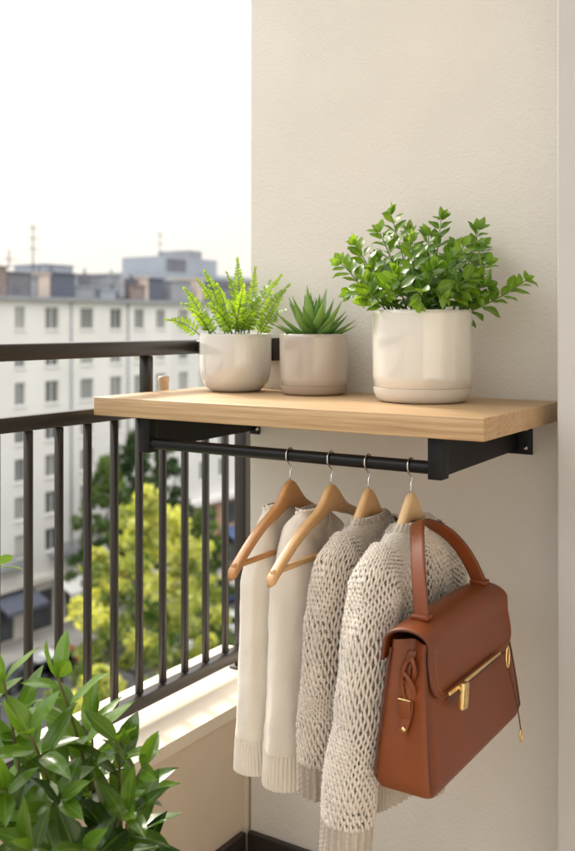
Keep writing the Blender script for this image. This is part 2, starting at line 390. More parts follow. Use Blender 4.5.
# ------------------------------------------------------------------ leaves and plants
def leaf(mb, base, d, up, ln, wd, curl=.2, fold=.25, rnd=.5, nl=7, nw=5, shape=.8, twist=0):
    d = np.array(d, float); d /= np.linalg.norm(d); up = np.array(up, float)
    up = up - d * (up @ d); nn = np.linalg.norm(up)
    if nn < 1e-6: up = np.cross(d, [1, 0, 0.01]); nn = np.linalg.norm(up)
    up /= nn; sd_ = np.cross(d, up)
    tt = np.linspace(0, 1, nl)[:, None]; xx = np.linspace(-1, 1, nw)[None]
    wv = wd * .5 * np.sin(np.pi * np.clip(tt, 0, 1) ** shape) ** .85
    wv = np.maximum(wv, wd * .015)
    ang = curl * tt
    al = ln * np.where(np.abs(ang) < 1e-5, tt, np.sin(ang) / (curl + 1e-9)); dn = ln * (1 - np.cos(ang)) / (curl + 1e-9)
    wob = .05 * wd * np.sin(tt * 9 + rnd * 20) * np.abs(xx)
    P = np.asarray(base) + al[..., None] * d + (-dn[..., None]) * up + (xx * wv)[..., None] * sd_ + ((np.abs(xx) * wv * fold) + wob)[..., None] * up
    at = np.stack([np.full(P.shape[:2], rnd), np.broadcast_to(tt, P.shape[:2]), np.broadcast_to(np.abs(xx), P.shape[:2])], -1)
    mb.grid(P, attr=at)

def bez(p0, p1, p2, n):
    t = np.linspace(0, 1, n)[:, None]
    return (1 - t) ** 2 * np.array(p0) + 2 * t * (1 - t) * np.array(p1) + t ** 2 * np.array(p2)

def pot_thing(name, label, x, y, prof, mat, saucer=None, smat=None, soil=(0.05, .1)):
    t = thing(name, label, 'potted plant', (x, y, SHT))
    p = MB().lathe(prof, (x, y, SHT + .0008), 96).build('pot', mat, t, auto=50)
    if saucer: MB().lathe(saucer, (x, y, SHT + .0008), 96).build('saucer', smat, t, auto=50)
    sr, sz = soil
    g = np.linspace(0, 1, 10)
    MB().lathe([(sr * k + 1e-4, sz + .004 * math.sin(k * 9)) for k in g], (x, y, SHT), 40).build('soil', M['soil'], t)
    return t

# pot 1: fern in round-bottomed cream pot
p1 = [(.001, 0), (.044, 0), (.049, .0015), (.058, .008), (.0655, .020), (.0695, .035), (.071, .055), (.071, .108), (.0702, .1115), (.069, .112), (.0678, .1105), (.0672, .104), (.066, .06), (.001, .055)]
T1 = pot_thing('potted_fern', 'feathery bright green fern in a round-bottomed glossy cream pot', -1.107, -.099, p1, M['pot_cream'], soil=(.066, .098))
def at_pot(T, px, py, dscale, z=0, dep=0):
    o = T.location
    return Vector((o.x, o.y, SHT)) + RV * (px * dscale) + UP * (z) + FV * dep
def frond(T, base, tip, lift, n=24, pl=.017, col=.5, pw=.0068):
    base = np.array(base); tip = np.array(tip); mid = (base + tip) / 2 + np.array([0, 0, lift])
    C = bez(base, mid, tip, n)
    mb = MB(); Tn = np.gradient(C, axis=0); Tn /= np.linalg.norm(Tn, axis=1)[:, None]
    view = np.array([.5, -.75, .45]) + rng.normal(0, .25, 3); view /= np.linalg.norm(view)
    for i in range(3, n):
        f = i / (n - 1)
        s = np.cross(Tn[i], view); s /= np.linalg.norm(s)
        nrm = np.cross(s, Tn[i])
        ll = pl * (math.sin(math.pi * min(1, (.12 + f * .9)) ** .9) * .85 + .18)
        for sg in (-1, 1):
            if rng.random() < .03: continue
            d = sg * s + .45 * Tn[i] + nrm * rng.normal(.12, .18)
            leaf(mb, C[i] + Tn[i] * (sg * .0008), d, nrm + rng.normal(0, .2, 3), ll * rng.uniform(.85, 1.12), pw * rng.uniform(.85, 1.15), curl=rng.uniform(-.1, .7), fold=.3,
                 rnd=float(np.clip(col + .45 * (f - .45) + rng.normal(0, .12), 0, 1)), nl=5, nw=3, shape=.6)
    leaf(mb, C[-1], Tn[-1], view, pl * .6, pw, rnd=.95, nl=4, nw=3)
    o = mb.build('frond', M['fern'], T)
    st = MB().tube(C, np.linspace(.0013, .0005, n), 5).build('stalk', M['stem'], o)
pd = 1.887 / 958
o = T1.location
# (px from pot centre, px above rim line, depth offset m, lift)
FR = [(-64, 13, -.03, .02), (-50, 43, .0, .02), (-38, 52, .02, .02), (-29, 59, -.02, .03), (2, 71, .0, .01), (19, 64, .03, .012), (52, 46, -.02, .022), (44, 56, .01, .02),
      (-16, 46, -.045, .02), (30, 38, -.045, .02), (-45, 24, -.055, .025), (48, 22, -.06, .022), (9, 44, -.055, .02), (-10, 60, .05, .02), (33, 52, .055, .02), (-55, 30, .045, .025), (-3, 30, -.075, .03), (22, 22, -.08, .03), (-24, 26, -.08, .03)]
for i, (px, pz, dp, lf) in enumerate(FR):
    a = rng.uniform(0, 6.28); rr = rng.uniform(.005, .03)
    base = Vector((o.x, o.y, SHT + .098)) + Vector((rr * math.cos(a), rr * math.sin(a), 0)) + RV * (px * pd * .25)
    tip = Vector((o.x, o.y, SHT + .114)) + RV * (px * pd) + UP * (pz * pd) + FV * dp
    tip.y = min(tip.y, -.012)
    L_ = (tip - base).length
    frond(T1, base, tip, lf, n=max(12, int(L_ / .0066)), pl=.0150 + .004 * rng.random(), col=rng.uniform(.35, .75))

# pot 2: succulent in taupe pot with saucer
p2 = [(.05, .0165), (.0615, .0165), (.0625, .0175), (.0640, .03), (.0645, .105), (.0643, .1115), (.0632, .1125), (.0618, .1115), (.061, .105), (.06, .06), (.001, .055)]
s2 = [(.001, 0), (.054, 0), (.058, .0015), (.0615, .006), (.0632, .0155), (.0625, .0163), (.06, .0163), (.001, .0160)]
T2 = pot_thing('potted_succulent', 'spiky green aloe-like succulent in a taupe pot with attached saucer', -.935, -.086, p2, M['pot_taupe'], s2, M['saucer_taupe'], soil=(.060, .102))
o = T2.location
mb = MB(); pd2 = 1.81 / 958
def fleshy(mb, base, d, up, ln, wd, rnd, curl):
    d = np.array(d, float); d /= np.linalg.norm(d); up = np.array(up, float); up -= d * (up @ d); up /= np.linalg.norm(up); s = np.cross(d, up)
    nl, ns = 12, 10; tt = np.linspace(0, 1, nl)
    ring = []
    for t_ in tt:
        wv = wd * .5 * max(.02, (1 - t_) ** .75 * (.62 + .9 * t_ * (1 - t_) * 2)); th = wv * .42
        ce = np.array(base) + d * ln * t_ + up * (curl * ln * t_ * t_)
        a = np.linspace(0, 2 * math.pi, ns, endpoint=False)
        top = np.where(np.sin(a) > 0, .35, 1.1)
        ring.append(ce + np.outer(np.cos(a) * wv, s) + np.outer(np.sin(a) * th * top + np.cos(a) ** 2 * wv * .35, up))
    P = np.array(ring)
    at = np.stack([np.clip(rnd + .25 * np.broadcast_to(tt[:, None], P.shape[:2]), 0, 1), np.broadcast_to(tt[:, None], P.shape[:2]), np.full(P.shape[:2], .5)], -1)
    mb.grid(P, closeu=True, attr=at)
k = 0
for ringn, elev, ln, cnt in ((0, 18, .080, 9), (1, 38, .090, 8), (2, 58, .092, 7), (3, 78, .082, 5)):
    for j in range(cnt):
        az = 2.4 * k + rng.normal(0, .12); k += 1
        e = R(elev + rng.normal(0, 5))
        d = (math.cos(az) * math.cos(e), math.sin(az) * math.cos(e), math.sin(e))
        b = Vector((o.x, o.y, SHT + .100 + .004 * ringn)) + Vector((math.cos(az), math.sin(az), 0)) * .008
        l_ = ln * rng.uniform(.85, 1.1)
        ymax = b.y + d[1] * l_
        if ymax > -.012: l_ *= max(.45, (-.012 - b.y) / (d[1] * l_))
        fleshy(mb, b, d, (0, 0, 1) if elev < 70 else (math.cos(az) * -1, -math.sin(az), .2), l_, .029, rng.uniform(.15, .8), .05 + .18 * rng.random())
mb.build('leaf_rosette', M['succ'], T2)

# pot 3: bushy plant in large ivory pot with saucer
p3 = [(.07, .0245), (.0825, .0245), (.0835, .0255), (.0850, .045), (.0855, .147), (.0852, .1535), (.084, .1545), (.0825, .1535), (.0815, .147), (.08, .08), (.001, .075)]
s3 = [(.001, 0), (.069, 0), (.0735, .0015), (.079, .007), (.0825, .016), (.0832, .0235), (.0824, .0243), (.08, .0243), (.001, .0238)]
T3 = pot_thing('potted_shrub', 'bushy plant with small glossy oval leaves in a large ivory pot', -.693, -.128, p3, M['pot_ivory'], s3, M['saucer_ivory'], soil=(.081, .143))
o = T3.location; pd3 = 1.63 / 958
def sprig(T, base, tip, lift, sp=.011, ln=.024, wd=.0125, mat='zz', start=.22, stem='stem', bright=.25, droop=.2, side=None, r0=.0016, lateral=1.0, single=False, tipn=3):
    base = np.array(base); tip = np.array(tip); mid = (base + tip) / 2 + np.array(lift)
    Ltot = np.linalg.norm(tip - base); n = max(6, int(Ltot / sp))
    C = bez(base, mid, tip, n); Tn = np.gradient(C, axis=0); Tn /= np.linalg.norm(Tn, axis=1)[:, None]
    mb = MB(); ph = rng.uniform(0, 6)
    for i in range(n):
        f = i / (n - 1)
        if f < start: continue
        for sg in ((i % 2,) if single else (0, 1)):
            a = ph + i * 1.45 + sg * math.pi + rng.normal(0, .25)
            u_ = np.cross(Tn[i], [.31, .17, .9]); u_ /= np.linalg.norm(u_) + 1e-9; v_ = np.cross(Tn[i], u_)
            if side is not None:
                s_ = np.cross(Tn[i], side); s_ /= np.linalg.norm(s_); rad = s_ * (1 if sg else -1) + .28 * rng.normal(0, 1, 3)
            else: rad = u_ * math.cos(a) + v_ * math.sin(a)
            asp = (.75 + .5 * f) * lateral
            d = rad + asp * Tn[i] + np.array([0, 0, .12])
            nrm = Tn[i] * .9 - rad * .3 + np.array([0, 0, .55]) + rng.normal(0, .18, 3)
            if side is not None: nrm = nrm * .7 + np.asarray(side) * .75
            lnn = ln * (1.0 - .38 * max(0, f - .7) / .3) * rng.uniform(.78, 1.15)
            p = C[i] + rad * .0015
            e = p + d / np.linalg.norm(d) * lnn
            if e[1] > -.006: continue
            leaf(mb, p, d, nrm, lnn, wd * lnn / ln * rng.uniform(.85, 1.15), curl=rng.uniform(-.1, .55) + droop * .5, fold=rng.uniform(.1, .35),
                 rnd=float(np.clip(bright + .55 * (f - .3) ** 1 + rng.normal(0, .13), 0, 1)), shape=.88 if mat == 'zz' else .86)
    for q in range(tipn):
        d = Tn[-1] + rng.normal(0, .35, 3)
        leaf(mb, C[-1], d, np.array([.2, -.6, .6]) + rng.normal(0, .3, 3), ln * rng.uniform(.45, .8), wd * .6, curl=.2, fold=.4, rnd=float(np.clip(bright + .55 + rng.normal(0, .1), 0, 1)))
    ob = MB().tube(C, np.linspace(r0, r0 * .5, n), 6).build('stem', M[stem], T)
    mb.build('leaves', M[mat], ob)
# (px right of pot centre, px above rim, depth offset, side-lift)
S3 = [(-30, 103, .02, (0, 0, .01)), (22, 98, .03, (0, 0, .01)), (57, 86, .0, (.01, 0, .03)), (-82, 49, -.02, (-.01, -.01, .035)), (-66, 71, .03, (-.01, 0, .03)), (98, 31, -.04, (.02, -.01, -.005)),
      (65, 70, .04, (.01, 0, .02)), (-42, 84, .01, (-.01, 0, .02)), (5, 78, -.02, (0, -.01, .02)), (-14, 70, -.05, (0, -.02, .02)), (36, 66, -.05, (.01, -.02, .02)),
      (-58, 30, -.055, (-.02, -.03, .03)), (4, 42, -.085, (0, -.03, .03)), (40, 32, -.085, (.01, -.03, .03)), (-30, 36, -.085, (0, -.03, .03)), (-8, 86, .06, (0, .01, .02)), (40, 72, .07, (0, .01, .02)),
      (-38, 58, .07, (0, .01, .02)), (58, 40, .05, (.01, .01, .03)), (22, 52, -.075, (0, -.03, .03)), (-60, 12, -.05, (-.02, -.02, .05)), (12, 16, -.10, (0, -.03, .05)), (58, 48, -.05, (.01, -.02, .03)),
      (-20, 50, .09, (0, .02, .02)), (10, 55, .04, (0, 0, .02)), (-48, 46, .02, (0, 0, .02)), (30, 50, .02, (0, 0, .02)), (48, 14, -.06, (0, 0, .05)), (-70, 20, .03, (0, 0, .05)), (-40, 18, -.08, (-.01, -.02, .05)), (30, 18, -.09, (.01, -.03, .05)), (-12, 10, -.095, (0, -.02, .06)), (62, 26, -.03, (.01, 0, .04))]
for i, (px, pz, dp, lf) in enumerate(S3):
    base = Vector((o.x, o.y, SHT + .14)) + RV * (px * pd3 * .35 + rng.normal(0, .012)) + FV * (dp * .35 + rng.normal(0, .012))
    tip = Vector((o.x, o.y, SHT + .154)) + RV * (px * pd3) + UP * (pz * .95 * pd3) + FV * dp
    tip.y = min(tip.y, -.02)
    sprig(T3, base, tip, lf, sp=.0148, ln=.033, wd=.0205, start=.12 if pz < 60 else .2, bright=rng.uniform(.1, .5),
          side=(np.array([.35, -.8, .45]) if (i < 18) else None))

# foreground floor plant
def ray(u, v, d):   # a point at a given distance in front of the viewpoint
    return Vector((0, CAMY, CAMZ)) + FV * d + RV * ((u - 287.5) / 958 * d) - UP * ((v - 325) / 958 * d)
FX, FY = -.93, -.70
T4 = thing('leafy_floor_plant', 'large dark green leafy plant with pointed leaves growing beside the parapet', 'potted plant', (FX, FY, 0))
pr = [(.001, .002), (.105, .002), (.11, .008), (.124, .205), (.129, .21), (.129, .224), (.124, .227), (.118, .224), (.114, .17), (.001, .16)]
MB().lathe(pr, (FX, FY, 0), 64).build('planter', M['pot_taupe'], T4, auto=40)
MB().lathe([(k * .0116 + 1e-4, .205 + .004 * math.sin(k * 2)) for k in range(11)], (FX, FY, 0), 40).build('soil', M['soil'], T4)
S4 = [(58, 678, 1.20), (4, 682, 1.16), (118, 742, 1.20), (92, 724, 1.26), (30, 735, 1.12), (128, 812, 1.14), (-25, 690, 1.2), (62, 800, 1.12), (142, 768, 1.20),
      (4, 790, 1.10), (-3, 566, 1.22), (84, 850, 1.08), (30, 850, 1.06)]
for i, (u, v, d) in enumerate(S4):
    tip = ray(u, v, d)
    a = rng.uniform(0, 6.28); base = Vector((FX + .06 * math.cos(a), FY + .06 * math.sin(a), .205))
    out = Vector((tip.x - base.x, tip.y - base.y, 0))
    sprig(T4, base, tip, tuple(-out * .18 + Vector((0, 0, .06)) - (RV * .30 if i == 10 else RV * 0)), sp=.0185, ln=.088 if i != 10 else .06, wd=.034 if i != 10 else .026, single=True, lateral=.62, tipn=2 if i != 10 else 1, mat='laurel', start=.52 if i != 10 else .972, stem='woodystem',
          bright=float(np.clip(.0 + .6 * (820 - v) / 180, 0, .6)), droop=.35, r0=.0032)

# ------------------------------------------------------------------ hangers
def hanger(x, label, mat, yaw=0, half=.180, drop=.094, tint=0):
    """in its own plane: a = along the arms, z down from the rod; a>0 points to -Y"""
    t = thing('clothes_hanger', label, 'hanger', (x, ROD_Y, ROD_Z), R(yaw), 'wooden hangers on the black rod')
    zc = -.0395   # top of the wooden neck under the rod
    # upper and lower outline of the bow
    aa = np.linspace(-1, 1, 61)
    up = []; lo = []
    for s in aa:
        a = abs(s) * half; f = abs(s)
        hump = .026 * math.exp(-(a / .030) ** 2.4)
        zu = zc - .026 - drop * (f ** 1.08) + hump + .012 * math.sin(math.pi * f)
        th = .017 + .026 * math.exp(-(a / .032) ** 2.2) - .003 * f
        up.append((s * half, zu)); lo.append((s * half, zu - th))
    # rounded bow as a loft of super-elliptic sections across the outline
    ring = []
    for (a, zu), (_, zl) in zip(up, lo):
        f = abs(a) / half
        hb = (.0068 + .0014 * f) * (1 if f < .985 else .55)      # half thickness, flared ends
        bow = .002 * f * f                                   # arms sweep forward slightly
        zm, hz_ = (zu + zl) / 2, (zu - zl) / 2 * (1 if f < .985 else .7)
        an = np.linspace(0, 2 * math.pi, 20, endpoint=False)
        c_, s_ = np.cos(an), np.sin(an)
        ring.append(np.stack([hb * np.sign(c_) * np.abs(c_) ** .6 + bow, np.full(20, -a), zm + hz_ * np.sign(s_) * np.abs(s_) ** .6], -1))
    Pw = np.array(ring)
    mb = MB(); mb.grid(Pw, closeu=True)
    mb.f.append(tuple(range(20))[::-1]); mb.f.append(tuple(60 * 20 + q for q in range(20)))
    loc = np.array(t.location)
    mb.v = [v + loc for v in mb.v]
    mb.build('bow', mat, t)
    zb = lo[2][1] + .012
    MB().tube([loc + np.array([.002, -half * .955, zb]), loc + np.array([.002, half * .955, zb])], .0044, 14).build('trouser_bar', mat, t)
    # hook: shank, then an open circle round the rod
    pts = [(0, 0, zc - .006), (0, 0, zc + .006), (0, .002, zc + .014)]
    rh = .0118
    for q in np.linspace(-60, 200, 26):
        aq = R(q); pts.append((0, math.cos(aq) * rh * -1 + .0, math.sin(aq) * rh))
    pts = pts[:3] + [(0, .006, -.020)] + pts[4:]
    MB().tube(loc + np.array(pts), .0014, 10).build('hook', M['steel'], t)
    return t
HX = [-.837, -.760, -.694, -.622]
hanger(HX[0], 'reddish wooden hanger leftmost on the rod, arm showing over the first cream sweater', M['beech_dark'], yaw=0, half=.166, drop=.088)
hanger(HX[1], 'wooden hanger second from the left, arm and trouser bar bare over cream cloth', M['beech'], yaw=0, half=.178, drop=.084)
hanger(HX[2], 'wooden hanger whose neck rises from the taupe chunky knit sweater', M['beech'], yaw=-1, half=.128, drop=.105)
hanger(HX[3], 'pale wooden hanger nearest the handbag, holding the oat chunky knit sweater', M['beech_pale'], yaw=1, half=.132, drop=.105)

# ------------------------------------------------------------------ sweaters
class Surf:
    """dense parametric surface, closed in u"""
    def __init__(s, P): 
        s.P = P; nv, nu = P.shape[:2]
        du = np.roll(P, -1, 1) - np.roll(P, 1, 1); dv = np.gradient(P, axis=0)
        n = np.cross(du, dv); n /= np.linalg.norm(n, axis=2)[..., None] + 1e-12
        # outward
        c = P.mean(1, keepdims=True)
        if ((P - c) * n).sum() < 0: n = -n
        s.N = n
        s.len = np.linalg.norm(np.diff(P, axis=0), axis=2).mean(1).sum()
        s.circ = np.linalg.norm(np.roll(P, -1, 1) - P, axis=2).sum(1).max()
    def ev(s, u, v, off):
        nv, nu = s.P.shape[:2]
        x = (u % 1.0) * nu; y = np.clip(v, 0, 1) * (nv - 1)
        i0 = np.floor(x).astype(int) % nu; i1 = (i0 + 1) % nu; fx = (x - np.floor(x))[..., None]
        j0 = np.clip(np.floor(y).astype(int), 0, nv - 2); j1 = j0 + 1; fy = (y - j0)[..., None]
        def b(A): return (A[j0, i0] * (1 - fx) + A[j0, i1] * fx) * (1 - fy) + (A[j1, i0] * (1 - fx) + A[j1, i1] * fx) * fy
        return b(s.P) + b(s.N) * off[..., None]

def yarn_knit(mb, S, w=.0092, h=.0064, r=.00205, v0=0.0, v1=1.0, seed=0, fuzz=0):
    g = np.random.default_rng(seed)
    nst = max(8, int(round(S.circ / w))); rows = max(4, int(round(S.len * (v1 - v0) / h)))
    K = 8; n = nst * K; k_ = np.arange(n)
    t_ = k_ / K * 2 * math.pi
    def slow(step, sig): 
        q = g.normal(0, sig, n // step + 2); q[-1] = q[0]; return np.interp(k_, np.arange(len(q)) * step, q)
    for j in range(rows):
        ph = .5 * (j % 2)
        u = (t_ / (2 * math.pi) + ph + .05 * np.sin(2 * t_) + slow(K, .04)) / nst
        amp = .60 * (1 + slow(K, .08))
        vv = (j + .5 - amp * np.cos(t_) + slow(3 * K, .06)) / rows * (v1 - v0) + v0
        off = -.0010 * np.cos(2 * t_) + slow(K, .0003)
        P = S.ev(u, vv, off)
        mb.tubefast(P, r * (1 + slow(3, .13).clip(-.3, .35)), 6)
    if fuzz:
        u = g.uniform(0, 1, fuzz); v = g.uniform(v0, v1, fuzz)
        P = S.ev(u, v, np.full(fuzz, .0012)); Q = S.ev(u, v, np.full(fuzz, .0042)); nn = (Q - P) / .003
        d = g.normal(0, 1, (fuzz, 3)); d -= nn * (d * nn).sum(1)[:, None] * .75; d /= np.linalg.norm(d, axis=1)[:, None]
        d = d + nn * g.uniform(.15, .9, (fuzz, 1)); L_ = g.uniform(.002, .0065, (fuzz, 1))
        sd_ = np.cross(d, nn); sd_ /= np.linalg.norm(sd_, axis=1)[:, None] + 1e-9
        M1 = P + d * L_ * .55; T_ = P + d * L_ + g.normal(0, .0008, (fuzz, 3))
        wv = .00016
        V = np.stack([P - sd_ * wv, P + sd_ * wv, M1 + sd_ * wv * .8, M1 - sd_ * wv * .8, T_], 1).reshape(-1, 3)
        i0 = np.arange(fuzz) * 5
        F = [q for k in i0 for q in ((k, k + 1, k + 2, k + 3), (k + 3, k + 2, k + 4))]
        mb.add(V, F)
def tubefast(s, P, r, sides):
    T = np.roll(P, -1, 0) - np.roll(P, 1, 0); T /= np.linalg.norm(T, axis=1)[:, None] + 1e-12
    ref = np.array([0.13, .27, 1.]); Nn = ref - T * (T @ ref)[:, None]; Nn /= np.linalg.norm(Nn, axis=1)[:, None] + 1e-9
    B = np.cross(T, Nn); a = np.linspace(0, 2 * math.pi, sides, endpoint=False)
    ring = P[:, None] + r[:, None, None] * (np.cos(a)[None, :, None] * Nn[:, None] + np.sin(a)[None, :, None] * B[:, None])
    s.grid(ring, closeu=True, closev=True)
MB.tubefast = tubefast

def rib_band(mb, S, v0, v1, n, amp=.0022, nv=44, nu_per=8, off=.0, stitch=.0005, puff=.0):
    nu = n * nu_per
    vv = np.linspace(0, 1, nv); dv = v1 - v0
    # last rows turn over the edge and back up inside
    vline = np.concatenate([v0 + vv * dv, v1 - np.linspace(.0, .35, 8)[1:] * dv]); inn = np.concatenate([np.zeros(nv), np.linspace(0, 1, 8)[1:] ** .4 * -.0042])
    v = np.broadcast_to(vline[:, None], (nv + 7, nu)); u = np.broadcast_to(np.arange(nu) / nu, (nv + 7, nu))
    g = np.random.default_rng(n)
    wob = np.interp(np.arange(nu), np.arange(0, nu + nu_per, nu_per), g.normal(0, .00035, n + 1))
    c = np.cos(u * n * 2 * math.pi + .25 * np.sin(v * 60))
    rows = S.len * dv / .0052
    o = off + amp * np.sign(c) * np.abs(c) ** .7 + stitch * np.abs(np.sin((v - v0) / dv * rows * math.pi)) * (c > -.2) + wob
    o = o + inn[:, None]
    e = np.clip((v - v0) / dv * 10, 0, 1); o = o - .0012 * (1 - e)
    mb.grid(S.ev(u, v, o), closeu=True)

def fold_noise(P, amp, sc, seed, zsc=.35):
    out = P.copy()
    for j in range(P.shape[0]):
        for i in range(P.shape[1]):
            p = P[j, i]; q = Vector((p[0] * sc + seed, p[1] * sc, p[2] * sc * zsc))
            out[j, i, 0] += amp * mnoise.noise(q); out[j, i, 1] += amp * .7 * mnoise.noise(q + Vector((31, 7, 3)))
    return out

def body_surface(x, y, ztop, hem, neck, sh, slope, wid, thick, hemw, seed, nv=90, nu=120, amp=.006, back=None, shear=0):
    """loft of flattened sections from the neck to the hem; a along -Y"""
    rows = []
    for j in range(nv):
        f = j / (nv - 1)
        # arc-length-like distribution: first 30 % is the shoulder
        if f < .3:
            g = f / .3; z = ztop - slope * g ** 1.25; w = neck + (sh - neck) * g ** .9; th = thick * (.55 + .45 * g)
        else:
            g = (f - .3) / .7; z = ztop - slope - (ztop - slope - hem) * g
            w = sh + (wid - sh) * min(1, g * 3) + (hemw - wid) * g; th = thick * (1 + .25 * g)
            if g > .86: th *= 1 - .12 * (g - .86) / .14
        an = np.linspace(0, 2 * math.pi, nu, endpoint=False)
        c, s = np.cos(an), np.sin(an)
        a = w * np.sign(c) * np.abs(c) ** .8; b = th * np.sign(s) * np.abs(s) ** .75
        zz = np.full(nu, z) - .004 * (b < 0)
        aa = -a + shear * (ztop - z)
        rows.append(np.stack([x + b, y + aa, zz], -1))
    P = np.array(rows)
    f = np.linspace(0, 1, nv)[:, None, None]
    Q = fold_noise(P, amp, 14, seed); Q = fold_noise(Q, amp * 1.2, 22, seed + 5, .12)
    return Surf(P + (Q - P) * np.clip((f - .1) * 3, 0, 1))

def sleeve_surface(path, ra, rb, seed, nv=110, nu=72, amp=.010, drape=0):
    path = np.array(path, float)
    # Catmull-like resample
    tt = np.linspace(0, len(path) - 1, nv); C = np.stack([np.interp(tt, np.arange(len(path)), path[:, k]) for k in range(3)], -1)
    for _ in range(12):
        C[1:-1] = (C[:-2] + C[1:-1] * 2 + C[2:]) / 4
    f = np.linspace(0, 1, nv)
    RA = np.interp(f, np.linspace(0, 1, len(ra)), ra); RB = np.interp(f, np.linspace(0, 1, len(rb)), rb)
    T = np.gradient(C, axis=0); T /= np.linalg.norm(T, axis=1)[:, None]
    X = np.array([1., 0, 0]); bx = X - T * (T @ X)[:, None]; bx /= np.linalg.norm(bx, axis=1)[:, None]
    ax = np.cross(T, bx)
    an = np.linspace(0, 2 * math.pi, nu, endpoint=False)
    P = C[:, None] + (RB[:, None] * np.cos(an))[..., None] * bx[:, None] + (RA[:, None] * np.sin(an))[..., None] * ax[:, None]
    Q = fold_noise(P, amp, 20, seed, .16); Q = fold_noise(Q, amp * .35, 45, seed + 9, .8)
    k_ = np.clip(np.minimum(np.linspace(0, 1, nv) * 6, (1.02 - np.linspace(0, 1, nv)) * 6), .12, 1)[:, None, None]
    if drape: Q = fold_noise(Q, drape, 26, seed + 17, .05)
    return Surf(P + (Q - P) * k_)

def smooth_part(S, v0, v1, off=0, nv=110, nu=160):
    u = np.broadcast_to(np.arange(nu) / nu, (nv, nu)); v = np.broadcast_to(np.linspace(v0, v1, nv)[:, None], (nv, nu))
    return S.ev(u, v, np.full((nv, nu), off))

def sweater(kind, x, label, ztop, hem, sh, slope, neck, wid, hemw, thick, cuff_z, yarn, hole_shade, seed, xo=0, yo=0, cuff_frac=.13, hem_frac=.1, famp=.007, near=(.0, .0), sl_r=(.05, .03), rib_n=(40, 16), bodyshear=0):
    t = thing('sweater', label, 'sweater', (x, ROD_Y, ztop), 0, 'sweaters hanging from the rod')
    xx, yy = x + xo, ROD_Y + yo
    B = body_surface(xx, yy, ztop, hem, neck, sh, slope, wid, thick, hemw, seed, shear=bodyshear, amp=famp * .7)
    sl = []
    for sg in (-1, 1):     # -1: towards the viewer (-Y)
        sway = near[0] if sg < 0 else 0.0
        yo_ = yy + sg * sh
        p = [(xx, yy + sg * (sh - .042), ztop - slope * .80 - .004), (xx + .002, yy + sg * (sh - .006), ztop - slope - .022), (xx + .004, yo_ + sg * .012 + near[0] * .2 * (sg < 0), ztop - slope - .085),
             (xx + .005 + near[1] * .4 * (sg < 0), yo_ + sg * .018 + sway * .5, (ztop + cuff_z) / 2 - .05), (xx + .006 + near[1] * .8 * (sg < 0), yo_ + sg * .02 + sway * .8, cuff_z + .1), (xx + .004 + near[1] * (sg < 0), yo_ + sg * .02 + sway, cuff_z)]
        if sg > 0 and kind == 'knit':      # the far sleeve falls inwards behind the body
            p = [(q[0] - .010 * k_ / 5, q[1] - (.0, .0, .010, .045, .075, .085)[k_], q[2]) for k_, q in enumerate(p)]
        r0, r1 = sl_r
        sl.append(sleeve_surface(p, [r0 * .92, r0 * 1.02, r0 * 1.0, r0 * .92, r0 * .90, r1 * .98], [r0 * .60, r0 * .80, r0 * .84, r0 * .80, r0 * .80, r1 * .9], seed + 3 + sg, amp=famp, drape=0 if kind == 'knit' else .011))
    if kind == 'knit':
        rib_mat = M['rib3'] if yarn is M['yarn3'] else M['rib4']
        mb = MB(); yarn_knit(mb, B, v0=.0, v1=1 - hem_frac, seed=seed, fuzz=16000)
        bo = mb.build('body', yarn, t)
        mb = MB(); mb.grid(smooth_part(B, 0, 1 - hem_frac, -.0042), closeu=True); mb.build('hole_shade_layer', hole_shade, bo)  # dark sheet under the yarn, stands in for shade in the holes
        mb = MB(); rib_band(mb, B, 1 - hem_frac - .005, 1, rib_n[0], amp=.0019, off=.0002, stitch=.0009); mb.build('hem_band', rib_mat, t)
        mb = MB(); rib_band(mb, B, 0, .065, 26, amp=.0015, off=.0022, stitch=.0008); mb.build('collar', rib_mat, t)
        for q, S in enumerate(sl):
            mb = MB(); yarn_knit(mb, S, v0=.0, v1=1 - cuff_frac, seed=seed + 5 + q, fuzz=9000 if q == 0 else 2000)
            so_ = mb.build('sleeve', yarn, t)
            mb = MB(); mb.grid(smooth_part(S, 0, 1 - cuff_frac, -.0042, nu=60), closeu=True); mb.build('hole_shade_layer', hole_shade, so_)  # same dark sheet for the sleeve, painting shade into its holes
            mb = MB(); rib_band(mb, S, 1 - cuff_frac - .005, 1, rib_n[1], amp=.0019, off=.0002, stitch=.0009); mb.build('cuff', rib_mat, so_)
    else:
        mb = MB(); mb.grid(smooth_part(B, 0, 1 - hem_frac), closeu=True); bo = mb.build('body', yarn, t)
        mb = MB(); rib_band(mb, B, 1 - hem_frac - .004, 1, rib_n[0], amp=.0008, off=-.0004, stitch=.0002); mb.build('hem_band', yarn, t)
        mb = MB(); rib_band(mb, B, 0, .05, 40, amp=.0005, off=.0014, stitch=0); mb.build('collar', yarn, t)
        for q, S in enumerate(sl):
            mb = MB(); mb.grid(smooth_part(S, 0, 1 - cuff_frac, nu=100), closeu=True); so_ = mb.build('sleeve', yarn, t)
            mb = MB(); rib_band(mb, S, 1 - cuff_frac - .004, 1, rib_n[1], amp=.0008, off=-.0004, stitch=.0002); mb.build('cuff', yarn, so_)
    return t

